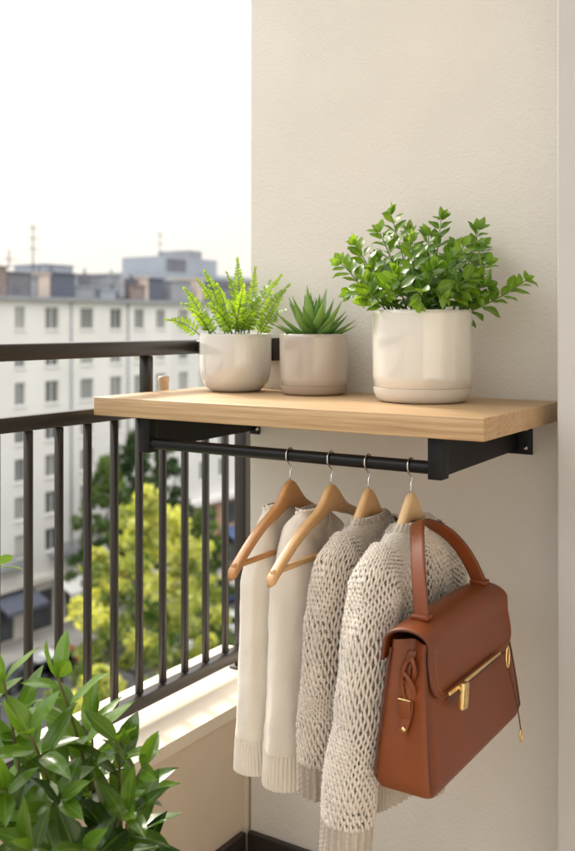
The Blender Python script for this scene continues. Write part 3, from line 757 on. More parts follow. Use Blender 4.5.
sweater('fine', HX[0], 'smooth cream fine-knit sweater leftmost on the rod beside the railing', .842, .50, .036, .034, .036, .066, .10, .024, .438, M['cream1'], None, 11, xo=-.022, near=(-.018, .0), sl_r=(.038, .036), rib_n=(64, 34), cuff_frac=.105, famp=.0045)
sweater('fine', HX[1], 'smooth oatmeal fine-knit sweater between the cream and the taupe chunky ones', .842, .49, .048, .036, .038, .085, .11, .024, .437, M['cream2'], None, 23, xo=-.034, near=(-.020, .0), sl_r=(.041, .038), rib_n=(64, 34), cuff_frac=.105, famp=.0045)
sweater('knit', HX[2], 'taupe chunky openwork knit sweater third from the left', .838, .50, .098, .050, .044, .118, .13, .025, .472, M['yarn3'], M['hole_shade3'], 37, near=(-.024, 0), sl_r=(.044, .036), rib_n=(50, 19), cuff_frac=.09)
sweater('knit', HX[3], 'pale oat chunky openwork knit sweater directly behind the leather handbag', .838, .458, .118, .052, .046, .138, .138, .027, .415, M['yarn4'], M['hole_shade4'], 51, near=(-.046, -.014), sl_r=(.042, .035), rib_n=(58, 19), cuff_frac=.10)

# ------------------------------------------------------------------ handbag
BY0, BY1 = 1.110 + CAMY, 1.442 + CAMY        # near / far end
BXB, BXF = -.580, -.494                      # back / front at the bottom
BZ0, BZ1 = .530, .742
T5 = thing('handbag', 'tan brown leather flap handbag with brass clasp hanging at the right', 'handbag', ((BXB + BXF) / 2, (BY0 + BY1) / 2, BZ0))
xm = (BXB + BXF) / 2 - .004
def bag_half(f): return (BXF - BXB) / 2 * (1 - .42 * f ** 1.15)      # half thickness by height
def FIN(f): return .009 * f + .008 * f * f
rows = []
nz = 40
for j in range(nz):
    f = j / (nz - 1); z = BZ0 + (BZ1 - .024 - BZ0) * f
    hb = bag_half(f); inset = FIN(f)
    rb = min(hb * .35, .012)
    y0, y1 = BY0 + inset, BY1 - inset * 2.5
    # rounded rectangle, slight pinch of the gusset at mid thickness
    loop = []
    for cx_, cy__, a0 in ((xm + hb - rb, y1 - rb, 0), (xm - hb + rb, y1 - rb, 90), (xm - hb + rb, y0 + rb, 180), (xm + hb - rb, y0 + rb, 270)):
        for q in range(7):
            aq = R(a0 + q * 15); loop.append([cx_ + rb * math.cos(aq), cy__ + rb * math.sin(aq)])
    loop = np.array(loop)
    # resample densely
    lp = np.vstack([loop, loop[:1]]); dl = np.r_[0, np.cumsum(np.linalg.norm(np.diff(lp, axis=0), axis=1))]
    ss = np.linspace(0, dl[-1], 160, endpoint=False); xy = np.stack([np.interp(ss, dl, lp[:, 0]), np.interp(ss, dl, lp[:, 1])], -1)
    mid = np.clip(1 - np.abs((xy[:, 0] - xm) / hb), 0, 1); endw = np.clip((np.abs(xy[:, 1] - (y0 + y1) / 2) - ((y1 - y0) / 2 - .02)) / .02, 0, 1)
    xy[:, 1] -= np.sign(xy[:, 1] - (y0 + y1) / 2) * mid * endw * .022 * f ** 1.5
    if f < .08:
        k_ = 1 - (1 - f / .08) ** 2; xy[:, 0] = xm + (xy[:, 0] - xm) * (.90 + .10 * k_); xy[:, 1] = (y0 + y1) / 2 + (xy[:, 1] - (y0 + y1) / 2) * (.975 + .025 * k_)
    bulge = .004 * math.sin(math.pi * f) * np.cos((xy[:, 1] - (y0 + y1) / 2) / (y1 - y0) * math.pi)
    xy[:, 0] += np.sign(xy[:, 0] - xm) * bulge * (endw < .5)
    rows.append(np.column_stack([xy, np.full(160, z)]))
P = np.array(rows); mb = MB(); mb.grid(P, closeu=True)
mb.f.append(tuple(range(160))[::-1])
mb.build('bag_body', M['leather'], T5, auto=60)
mb = MB(); mb.add(P[-1] - np.array([0, 0, .004]), [tuple(range(160))]); mb.build('lining', M['lining'], T5, smooth=False)
# seams: corded edges round the front panel and the gussets
for sx in (1, -1):
    pts = []
    for j in range(3, nz - 2):
        f = j / (nz - 1); pts.append((xm + sx * (bag_half(f) - .0015), BY0 + FIN(f) + .0018, BZ0 + (BZ1 - .024 - BZ0) * f))
    pts2 = [(p[0], BY1 - (p[1] - .0018 - BY0) * 2.5 - .0018, p[2]) for p in pts]
    yb = np.linspace(pts[0][1] + .006, pts2[0][1] - .006, 12)
    loop = pts[::-1] + [(xm + sx * (bag_half(0) - .0055), y, BZ0 + .003) for y in yb] + pts2
    MB().tube(loop, .0016, 8).build('piping', M['leather_edge'], T5)
# flap: sheet from the back, over the top, down the front, rounded lower corners
prof = []
hbT = bag_half(.86)
for q in np.linspace(0, 1, 10): prof.append((xm - hbT - .006 - .003 * (1 - q), BZ1 - .050 + .025 * q))
for q in np.linspace(180, 0, 18)[1:-1]: prof.append((xm + (hbT + .006) * math.cos(R(q)), BZ1 - .025 + .025 * math.sin(R(q))))
zfl = BZ1 - .094
for q in np.linspace(0, 1, 26): 
    z = BZ1 - .025 + (zfl - BZ1 + .025) * q; f = (z - BZ0) / (BZ1 - .024 - BZ0)
    prof.append((xm + max(bag_half(min(f, 1)) + .0055 + .004 * math.sin(math.pi * min(max(f, 0), 1)), hbT + .006), z))
prof = np.array(prof)
yc = (BY0 + FIN(1) + BY1 - 2.5 * FIN(1)) / 2; hw0 = (BY1 - BY0 - 3.5 * FIN(1)) / 2 + .009
nu = 70; uu = np.linspace(-1, 1, nu); G = []; rc = .030
for i, (x_, z_) in enumerate(prof):
    h_ = hw0 - .006 * np.clip((z_ - zfl) / (BZ1 - zfl), 0, 1)
    front = x_ > xm
    if front and z_ < zfl + rc: h_ -= rc - math.sqrt(max(0, rc * rc - (zfl + rc - z_) ** 2))
    tl = 1 - abs(uu) ** 8 * .0
    G.append(np.stack([np.full(nu, x_), yc + uu * h_, z_ - .006 * np.abs(uu) ** 5 * np.clip((z_ - BZ1 + .03) / .03, 0, 1)], -1))
G = np.array(G)
mb = MB(); mb.grid(G)
fl = mb.build('flap', M['leather'], T5)
md = fl.modifiers.new('thickness', 'SOLIDIFY'); md.thickness = .0034; md.offset = 1; md.material_offset_rim = 1
fl.data.materials.append(M['leather_edge'])
def flap_pt(row, u_):
    j_ = (u_ + 1) / 2 * (nu - 1); a_ = int(min(max(j_, 0), nu - 2)); return G[row, a_] * (1 - (j_ - a_)) + G[row, a_ + 1] * (j_ - a_)
line = [flap_pt(k_, -.935) for k_ in range(len(prof) - 26, len(prof) - 6)] 
low = [flap_pt(len(prof) - 4, u_) for u_ in np.linspace(-.90, .90, 30)]
line = line + low + [flap_pt(k_, .935) for k_ in range(len(prof) - 7, len(prof) - 27, -1)]
line = np.array(line); dl = np.r_[0, np.cumsum(np.linalg.norm(np.diff(line, axis=0), axis=1))]
mb = MB()
for q in np.arange(.003, dl[-1] - .004, .0052):
    pts = [np.array([np.interp(q + e, dl, line[:, k_]) for k_ in range(3)]) + np.array([.0033, 0, 0]) for e in (0, .0017, .0034)]
    mb.tube(pts, .00042, 5)
mb.build('stitching', M['thread'], fl)
# handle: flat strap arching up, leaning back to the hanger
hp = bez((xm + .002, 1.166 + CAMY, BZ1 - .001), (xm - .020, 1.190 + CAMY, BZ1 + .115), (xm - .066, 1.300 + CAMY, BZ1 + .098), 22)
hp2 = bez((xm - .066, 1.300 + CAMY, BZ1 + .098), (xm - .030, 1.366 + CAMY, BZ1 + .082), (xm + .002, 1.372 + CAMY, BZ1 - .001), 22)[1:]
HP = np.vstack([hp, hp2])
for _ in range(6): HP[1:-1] = (HP[:-2] + 2 * HP[1:-1] + HP[2:]) / 4
Th = np.gradient(HP, axis=0); Th /= np.linalg.norm(Th, axis=1)[:, None]
Wd = np.array([1., .0, .45]) - Th * (Th @ np.array([1., .0, .45]))[:, None]; Wd /= np.linalg.norm(Wd, axis=1)[:, None]
Nn = np.cross(Th, Wd)
an = np.linspace(0, 2 * math.pi, 20, endpoint=False); ca, sa = np.cos(an), np.sin(an)
ring = HP[:, None] + (.0105 * np.sign(ca) * np.abs(ca) ** .35)[None, :, None] * Wd[:, None] + (.0024 * np.sign(sa) * np.abs(sa) ** .6)[None, :, None] * Nn[:, None]
hd = MB().grid(ring, closeu=True).build('handle', M['leather'], T5)
MB().tube(HP + Wd * .0105, .0013, 6).tube(HP - Wd * .0105, .0013, 6).build('edge_binding', M['leather_edge'], hd)
for yb_ in (1.166 + CAMY, 1.372 + CAMY):
    MB().box((xm - .011, yb_ - .010, BZ1 - .002), (xm + .014, yb_ + .010, BZ1 + .0045), bev=.0018).build('handle_tab', M['leather'], hd)
    MB().lathe([(0, .003), (.003, .0025), (.0042, 0)], (xm + .002, yb_ + .0045, BZ1 + .0046), 14).build('stud', M['gold'], hd)
# brass zip strip, lock, ring and cord on the front
fx = prof[-1][0] + .0042
zz = .654
MB().box((fx - .0005, 1.150 + CAMY, zz - .0025), (fx + .0030, 1.336 + CAMY, zz + .0030), bev=.001).build('zip_strip', M['gold'], T5)
MB().box((fx - .0003, 1.143 + CAMY, zz - .0065), (fx + .0025, 1.352 + CAMY, zz - .0037), bev=.0008).build('zip_border', M['leather_edge'], T5)
Mt = Matrix.Translation((fx + .005, 1.186 + CAMY, zz - .011)) @ Matrix.Rotation(R(-9), 4, 'X')
lk = MB().box((-.003, -.0095, -.018), (.0060, .0095, .016), bev=.0014, M=Mt).build('lock', M['gold'], T5)
MB().box((.0061, -.0065, -.0145), (.0070, .0065, .007), bev=.0005, M=Mt).build('lock_plate', M['gold'], lk)
rg = MB(); cyr, czr = 1.360 + CAMY, zz - .012
rg.tube([(fx + .004, cyr + .006 * math.cos(q), czr + .015 * math.sin(q)) for q in np.linspace(0, 2 * math.pi, 28, endpoint=False)], .0018, 8, closed=True)
r_ = rg.build('ring', M['gold'], T5)
cd = bez((fx + .004, cyr, czr - .014), (fx + .010, cyr + .02, czr - .06), (fx + .006, 1.412 + CAMY, .516), 30)
MB().tube(cd, .0011, 6).build('cord', M['leather_edge'], r_)
ce = cd[-1]
MB().tube([(ce[0], ce[1] + .0045 * math.cos(q), ce[2] - .008 + .0095 * math.sin(q)) for q in np.linspace(0, 2 * math.pi, 20, endpoint=False)], .0015, 8, closed=True).build('clip', M['gold'], r_)
# side strap with knotted loop on the near gusset
ys = lambda f: BY0 + FIN(f) + .022 * f ** 1.5 - .003
zf = lambda f: BZ0 + (BZ1 - .024 - BZ0) * f
st = []
for q in np.linspace(.93, .40, 24): st.append((xm + .004 * math.sin(q * 14), ys(q) - .0025, zf(q)))
st = np.array(st)
mb = MB(); wst = np.array([1., 0, 0])
ring = st[:, None] + (.0062 * np.sign(ca) * np.abs(ca) ** .4)[None, :, None] * wst + (.0018 * np.sign(sa) * np.abs(sa) ** .6)[None, :, None] * np.array([0, 1., .1])
o2 = mb.grid(ring, closeu=True).build('side_strap', M['leather'], T5)
mb = MB()
for q0, tw in ((.80, .55), (.70, -.7)):       # flat leather loops folded through each other
    c_ = np.array([xm + .001, ys(q0) - .0065, zf(q0)])
    lp = np.array([c_ + np.array([.0085 * math.cos(a) + .003 * tw * math.sin(a), -.0022 * math.sin(a * 2 + tw), .0165 * math.sin(a) + .005 * tw * math.cos(a)]) for a in np.linspace(0, 2 * math.pi, 36, endpoint=False)])
    rad = lp - c_; rad /= np.linalg.norm(rad, axis=1)[:, None]; yy_ = np.array([0, 1., 0])
    mb.grid(lp[:, None] + (.0042 * np.sign(ca) * np.abs(ca) ** .4)[None, :, None] * (rad * .75 + yy_ * .3)[:, None] + (.0014 * np.sign(sa) * np.abs(sa) ** .6)[None, :, None] * (yy_ - rad * .3)[:, None], closeu=True, closev=True)
mb.build('knot', M['leather'], o2)
mb = MB(); mb.box((xm - .0085, ys(.57) - .008, zf(.50)), (xm + .0085, ys(.57) - .0025, zf(.62)), bev=.0015); kp = mb.build('strap_keeper', M['leather'], o2)
mb = MB(); mb.box((xm - .0092, ys(.57) - .0088, zf(.622)), (xm + .0092, ys(.57) - .002, zf(.632)), bev=.0008); mb.build('keeper_edge', M['gold'], o2)
s_ = stud([(0, .0018), (.002, .0015), (.003, 0)], 'stud', M['gold'], o2); s_.location = Vector((xm, ys(.43) - .0048, zf(.43))) - origin(o2); s_.rotation_euler = (R(90), 0, 0)

#BACKGROUND
# ------------------------------------------------------------------ street far below
G0 = CAMZ - 25.0
CY = CAMY
M['ground'] = simple('paving_ground', (.22, .21, .19), rough=.9, var=.2, vscale=.2)
M['asphalt'] = simple('asphalt', (.055, .055, .057), rough=.85, var=.2, vscale=.5)
M['paving'] = simple('pavement', (.34, .32, .29), rough=.9, var=.12, vscale=.6)
M['paint'] = simple('road_paint', (.75, .75, .72), rough=.7, var=.1)
M['grass'] = simple('verge_grass', (.07, .12, .03), rough=.95, var=.3, vscale=1.5)
M['bwhite'] = simple('render_white', (.64, .62, .59), rough=.9, var=.05, vscale=.25)
M['bwhite2'] = simple('render_white_two', (.60, .585, .56), rough=.9, var=.05, vscale=.25)
M['bstone'] = simple('stone_band', (.60, .56, .50), rough=.9, var=.08, vscale=.5)
M['bbrick'] = simple('shop_brick', (.40, .24, .15), rough=.9, var=.15, vscale=.8)
M['bblue'] = simple('bluegrey_panel', (.29, .315, .35), rough=.7, var=.06, vscale=.3)
M['bnavy'] = simple('navy_panel', (.085, .095, .13), rough=.6, var=.1)
M['bslate'] = simple('slate_roof', (.14, .14, .16), rough=.8, var=.2, vscale=.8)
M['bbrown'] = simple('chimney_brick', (.22, .175, .16), rough=.9, var=.25, vscale=2)
M['bpink'] = simple('chimney_render', (.50, .42, .37), rough=.9, var=.1, vscale=1)
M['bgrey'] = simple('plant_room_grey', (.25, .26, .28), rough=.8, var=.12, vscale=1)
M['frame'] = simple('window_frame', (.70, .69, .66), rough=.6, var=.05)
M['metal'] = simple('antenna_metal', (.09, .09, .095), rough=.6)
M['awn_r'] = simple('awning_red', (.42, .11, .08), rough=.8); M['awn_w'] = simple('awning_white', (.72, .71, .68), rough=.8); M['awn_b'] = simple('awning_blue', (.06, .10, .22), rough=.8); M['awn_o'] = simple('awning_orange', (.55, .25, .08), rough=.8)
def pane_mat():
    m, nt, out = new_mat('window_pane')
    p = N(nt, 'ShaderNodeBsdfPrincipled', i_Roughness=.08)
    oi = N(nt, 'ShaderNodeObjectInfo')
    col = ramp(nt, oi.outputs['Random'], [(0, (.05, .055, .055)), (.45, (.12, .13, .125)), (.75, (.22, .22, .19)), (1, (.40, .39, .33))])
    L(nt, col, p.inputs['Base Color']); L(nt, p.outputs[0], out.inputs[0]); return m
M['pane'] = pane_mat()
M['shop'] = simple('shop_glass', (.05, .055, .06), rough=.1, var=.4, vscale=.7)

def struct(name, mb, m): return tag(mb.build(name, m, smooth=False), kind='structure')
struct('ground', MB().box((-3000, -3000, G0 - .5), (3000, 3000, G0)), M['ground'])
struct('road', MB().box((-49, -200, G0 + .001), (-37, 400, G0 + .006)), M['asphalt'])
mb = MB()
for k in range(-10, 40): mb.box((-43.1, k * 6, G0 + .007), (-42.9, k * 6 + 3, G0 + .010))
struct('road_markings', mb, M['paint'])
struct('pavement', MB().box((-59.5, -200, G0 + .001), (-54, 400, G0 + .14), bev=.02, seg=1), M['paving'])
struct('near_pavement', MB().box((-37, -200, G0 + .001), (-33, 400, G0 + .14), bev=.02, seg=1), M['paving'])
struct('parking_strip', MB().box((-54, -200, G0 + .001), (-49, 400, G0 + .012)), M['asphalt'])
struct('verge', MB().box((-33, -200, G0 + .001), (-14, 400, G0 + .05)), M['grass'])

WM = {}
def window_mesh(w_, h_, split):
    k = (w_, h_, split)
    if k in WM: return WM[k]
    f = MB(); b = .07
    f.box((-.06, -w_/2, -h_/2), (.04, -w_/2 + b, h_/2)).box((-.06, w_/2 - b, -h_/2), (.04, w_/2, h_/2)).box((-.06, -w_/2 + b, h_/2 - b), (.04, w_/2 - b, h_/2)).box((-.06, -w_/2 + b, -h_/2), (.04, w_/2 - b, -h_/2 + b))
    if split:
        for q in range(1, split): 
            yq = -w_/2 + w_ * q / split; f.box((-.055, yq - .04, -h_/2 + b), (.035, yq + .04, h_/2 - b))
    f.box((-.02, -w_/2 - .08, -h_/2 - .10), (.28, w_/2 + .08, -h_/2 - .002))
    fm = f.mesh('window', False); fm.materials.append(M['frame'])
    p = MB(); p.box((-.03, -w_/2 + b, -h_/2 + b), (-.01, w_/2 - b, h_/2 - b)); pm = p.mesh('pane', False); pm.materials.append(M['pane'])
    WM[k] = (fm, pm); return WM[k]

def facade(root, xf, y0, y1, z0, z1, ops, mat, depth=12):
    """front wall facing +X with real openings"""
    ycut = sorted({y0, y1, *[round(o[0] - o[1]/2, 3) for o in ops], *[round(o[0] + o[1]/2, 3) for o in ops]})
    zcut = sorted({z0, z1, *[round(o[2] - o[3]/2, 3) for o in ops], *[round(o[2] + o[3]/2, 3) for o in ops]})
    mb = MB()
    rects = [(o[0]-o[1]/2, o[0]+o[1]/2, o[2]-o[3]/2, o[2]+o[3]/2) for o in ops]
    for a, b in zip(ycut[:-1], ycut[1:]):
        colr = [r for r in rects if r[0] < (a+b)/2 < r[1]]
        for c, d in zip(zcut[:-1], zcut[1:]):
            zm = (c + d) / 2
            if any(r[2] < zm < r[3] for r in colr): continue
            mb.add([(xf, a, c), (xf, b, c), (xf, b, d), (xf, a, d)], [(0, 1, 2, 3)])
    dp = .26
    for (a, b, c, d) in rects:
        mb.add([(xf, a, c), (xf, b, c), (xf, b, d), (xf, a, d), (xf-dp, a, c), (xf-dp, b, c), (xf-dp, b, d), (xf-dp, a, d)],
               [(0, 4, 5, 1), (1, 5, 6, 2), (2, 6, 7, 3), (3, 7, 4, 0)])
    mb.add([(xf, y0, z0), (xf, y1, z0), (xf, y1, z1), (xf, y0, z1), (xf-depth, y0, z0), (xf-depth, y1, z0), (xf-depth, y1, z1), (xf-depth, y0, z1)],
           [(4, 0, 3, 7), (1, 5, 6, 2), (5, 4, 7, 6), (3, 2, 6, 7)])
    wl = mb.build('wall', mat, root, smooth=False)
    # dark interior right behind the openings keeps the panes opaque
    for (yc_, w_, zc_, h_, sp) in ops:
        fm, pm = window_mesh(w_, h_, sp)
        o = bpy.data.objects.new('window', fm); COL.objects.link(o); o.parent = root
        o.location = Vector((xf - .17, yc_, zc_)) - origin(root)
        p = bpy.data.objects.new('pane', pm); COL.objects.link(p); p.parent = o
    return wl

XF = -59.0
def gy(u, X): r = (u - 287.5) / 958; return CY + (sy_ * r + cy_) * X / (cy_ * r - sy_)
zrow = [CAMZ + .56 - 3.03 * k for k in range(7)]
# block A (left)
A0, A1 = 40.0 + CY, 71.2 + CY
cols = [(42.4, 1.15, 1), (45.6, 1.5, 2), (49.0, 1.15, 1), (52.4, 1.05, 2), (55.8, 1.5, 2), (59.8, 1.55, 3), (63.4, 1.45, 2), (66.5, 1.3, 2), (69.5, 1.3, 2)]
bA = thing('apartment_building', 'long white apartment block across the street with rows of plain windows at left', 'building', (XF, (A0 + A1) / 2, G0), group='white blocks across the street')
ops = [(y + CY, w_, z, 1.85, s) for (y, w_, s) in cols for z in zrow]
facade(bA, XF, A0, A1, CAMZ - 20.4, CAMZ + 2.0, ops, M['bwhite'])
MB().box((XF - 12, A0, G0), (XF - .05, A1, CAMZ - 20.401)).build('ground_floor', M['bstone'], bA, smooth=False)
MB().box((XF - .3, A0, CAMZ - 20.75), (XF + .55, A1, CAMZ - 20.3)).build('ground_floor_cornice', M['bstone'], bA, smooth=False)
MB().box((XF - 12.2, A0 - .1, CAMZ + 2.001), (XF + .45, A1, CAMZ + 2.28)).build('roof_cornice', M['bgrey'], bA, smooth=False)
for k, y in enumerate(np.arange(A0 + 2.2, A1 - 2, 4.1)):
    MB().box((XF - .049, y - 1.3, G0 + .3), (XF + .02, y + 1.3, G0 + 3.4)).build('shop_window', M['shop'], bA, smooth=False)
for y, w_, mm in ((51.5, 4.2, 'bnavy'), (58.5, 5.2, 'awn_w'), (63.5, 3.6, 'awn_r'), (46, 4, 'awn_r')):
    b = MB(); yy = y + CY; zt = G0 + 4.0
    b.add([(XF + .02, yy - w_/2, zt), (XF + .02, yy + w_/2, zt), (XF + 2.0, yy + w_/2, zt - .9), (XF + 2.0, yy - w_/2, zt - .9), (XF + 2.0, yy + w_/2, zt - 1.2), (XF + 2.0, yy - w_/2, zt - 1.2)], [(0, 1, 2, 3), (3, 2, 4, 5)])
    b.build('awning', M[mm], bA, smooth=False)
for yb in (51.2, 57.0):     # small balconies with dark fronts above the shops
    b = MB().box((XF + .0, yb + CY - 1.6, CAMZ - 19.0), (XF + 1.0, yb + CY + 1.6, CAMZ - 18.85))
    for q in np.arange(-1.55, 1.6, .14): b.box((XF + .94, yb + CY + q - .02, CAMZ - 18.85), (XF + .98, yb + CY + q + .02, CAMZ - 17.95))
    b.box((XF + .92, yb + CY - 1.6, CAMZ - 17.95), (XF + 1.0, yb + CY + 1.6, CAMZ - 17.88)); b.build('balcony', M['bgrey'], bA, smooth=False)
RZ = CAMZ + 2.281
def roofbox(root, name, ya, yb, z1, mat, xa=-4.5, xb=-.8, z0=RZ, det=0):
    b = MB().box((XF + xa, ya + CY, z0), (XF + xb, yb + CY, z1 + CAMZ))
    b.box((XF + xa - .12, ya + CY - .12, z1 + CAMZ + .001), (XF + xb + .12, yb + CY + .12, z1 + CAMZ + .14))
    return b.build(name, M[mat], root, smooth=False)
for nm, ya, yb, z1, mat, xa, xb in [('chimney', 47.0, 49.8, 4.2, 'bgrey', -3, -1), ('chimney', 49.9, 51.9, 4.55, 'bbrown', -3, -1), ('plant_room', 52.0, 54.3, 4.15, 'bslate', -4, -1), ('skylight', 54.4, 55.1, 3.9, 'bgrey', -3, -1),
        ('chimney', 55.2, 56.5, 4.2, 'bpink', -3, -1), ('plant_room', 56.6, 59.4, 4.3, 'bnavy', -4, -1), ('plant_room', 59.5, 62.5, 3.3, 'bgrey', -5, -1.5), ('skylight', 62.6, 64.4, 3.1, 'bblue', -4, -1),
        ('plant_room', 64.5, 66.2, 4.5, 'bgrey', -6, -2), ('plant_room', 66.3, 68.3, 3.6, 'bbrown', -4, -1), ('chimney', 68.4, 68.9, 4.4, 'bpink', -3, -1), ('plant_room', 69.0, 71.0, 4.35, 'bnavy', -4, -1)]:
    roofbox(bA, nm, ya, yb, z1, mat, xa, xb)
MB().box((XF - 9, gy(45, XF - 5), RZ), (XF - 5, gy(73, XF - 5), CAMZ + 5.3)).box((XF - 9.1, gy(45, XF - 5) - .1, CAMZ + 5.301), (XF - 4.9, gy(73, XF - 5) + .1, CAMZ + 5.45)).build('lift_house', M['bblue'], bA, smooth=False)
for k, y in enumerate((47.2, 57.9, 64.9)):
    MB().tube([(XF + .09, y + CY, CAMZ - 20.2), (XF + .09, y + CY, CAMZ + 1.9)], .07, 8).build('drain_pipe', M['bgrey'], bA)
g_ = np.random.default_rng(12)
for k in range(16):
    y = g_.uniform(A0 + 8, A1 - 1); x_ = XF - g_.uniform(.9, 3.5); h_ = g_.uniform(.5, 1.5); w_ = g_.uniform(.15, .45)
    b = MB().box((x_ - w_, y - w_, RZ + .2), (x_ + w_, y + w_, CAMZ + 3.2 + h_)); b.tube([(x_, y, CAMZ + 3.2 + h_), (x_, y, CAMZ + 3.7 + h_)], .09, 8)
    b.build('roof_vent', M[('bgrey', 'bslate', 'bbrown', 'bnavy')[k % 4]], bA, smooth=False)
# block B (right)
B0, B1 = 71.25 + CY, 120.0 + CY
bB = thing('apartment_building', 'white apartment block farther right over brick shopfronts, partly behind the trees', 'building', (XF, (B0 + B1) / 2, G0), group='white blocks across the street')
ops = [(y + CY, 1.4, z, 1.85, 2) for y in np.arange(72.9, 118, 3.2) for z in zrow[:6]]
facade(bB, XF - .02, B0, B1, CAMZ - 17.4, CAMZ + 2.1, ops, M['bwhite2'])
MB().box((XF - 12, B0, G0), (XF - .05, B1, CAMZ - 17.401)).build('ground_floor', M['bbrick'], bB, smooth=False)
MB().box((XF - .3, B0, CAMZ - 17.8), (XF + .9, B1, CAMZ - 17.3)).build('ground_floor_cornice', M['bwhite'], bB, smooth=False)
MB().box((XF - 12.2, B0 + .01, CAMZ + 2.101), (XF + .45, B1, CAMZ + 2.4)).build('roof_cornice', M['bgrey'], bB, smooth=False)
for k, y in enumerate(np.arange(B0 + 2.2, B1 - 2, 3.6)):
    MB().box((XF - .049, y - 1.2, G0 + .3), (XF + .02, y + 1.2, G0 + 3.3)).build('shop_window', M['shop'], bB, smooth=False)
    MB().box((XF - .049, y - 1.0, G0 + 4.4), (XF + .02, y + 1.0, G0 + 6.6)).build('shop_window', M['shop'], bB, smooth=False)
    if k % 2 == 0:
        b = MB(); zt = G0 + 4.1
        b.add([(XF + .03, y - 1.9, zt), (XF + .03, y + 1.9, zt), (XF + 2.0, y + 1.9, zt - .9), (XF + 2.0, y - 1.9, zt - .9), (XF + 2.0, y + 1.9, zt - 1.2), (XF + 2.0, y - 1.9, zt - 1.2)], [(0, 1, 2, 3), (3, 2, 4, 5)])
        b.build('awning', M[('awn_w', 'awn_b', 'awn_o')[(k // 2) % 3]], bB, smooth=False)
for ya, yb, z1, mat in [(72, 75, 4.2, 'bgrey'), (76, 77, 4.6, 'bpink'), (79, 83, 4.0, 'bslate'), (85, 86, 4.5, 'bbrown'), (88, 95, 4.1, 'bgrey')]:
    roofbox(bB, 'plant_room' if yb - ya > 1.5 else 'chimney', ya, yb, z1, mat, z0=CAMZ + 2.401)
# taller blue-grey block behind
bC = thing('office_building', 'taller blue-grey office block with stepped roof rising behind the white roofline', 'building', (-82, 105, G0))
XC = -76
ya, yb, yc_ = gy(133, XC), gy(205, XC), gy(262, XC)
MB().box((XC - 22, ya, G0), (XC, yb, CAMZ + 6.2)).box((XC - 22, yb + .05, G0), (XC - .3, yc_, CAMZ + 6.5)).build('wall', M['bblue'], bC, smooth=False)
y0_, y1_ = gy(163, XC - 1.2), gy(217, XC - 1.2)
MB().box((XC - 8, y0_, CAMZ + 6.301), (XC - 1.2, y1_, CAMZ + 8.6)).build('upper_storey', M['bblue'], bC, smooth=False)
MB().box((XC - 7, gy(188, XC - 2), CAMZ + 8.601), (XC - 2, gy(202, XC - 2), CAMZ + 9.7)).build('lift_tower', M['bgrey'], bC, smooth=False)
MB().box((XC - 1.19, gy(168, XC - 1), CAMZ + 6.8), (XC - 1.1, gy(187, XC - 1), CAMZ + 8.3)).build('louvre_panel', M['bslate'], bC, smooth=False)
for u in (142, 155, 168, 181, 194):
    y = gy(u, XC); MB().box((XC - .02, y - .9, CAMZ + 3.9), (XC + .05, y + .9, CAMZ + 5.4)).build('window', M['pane'], bC, smooth=False)
MB().box((XC - .29, yb + .4, CAMZ + 3.5), (XC - .2, yc_ - 1, CAMZ + 5.9)).build('window_band', M['bnavy'], bC, smooth=False)
# antennas
def antenna(x, y, z0, h, label, n):
    t = thing('roof_antenna', label, 'antenna', (x, y, z0), group='roof antennas')
    MB().tube([(x, y, z0), (x, y, z0 + h)], .06, 6).build('mast', M['metal'], t)
    b = MB()
    for k in range(n):
        zz_ = z0 + h * (.5 + .4 * k / max(1, n - 1)); b.tube([(x, y - .55, zz_), (x, y + .55, zz_)], .03, 5)
        for q in (-.5, -.2, .2, .5): b.tube([(x - .25, y + q, zz_), (x + .25, y + q, zz_)], .03, 5)
    b.build('aerial', M['metal'], t)
antenna(XF - 2, gy(33, XF - 2), CAMZ + 4.2, 4.3, 'thin roof antenna on the left rooftops of the white block', 3)
antenna(XF - 2.5, gy(9, XF - 2.5), CAMZ + 4.6, 1.6, 'short aerial at the far left of the white roofline', 1)
antenna(XC - 3, gy(160, XC - 3), CAMZ + 6.3, 5.6, 'tall antenna mast rising beside the blue-grey office block', 3)
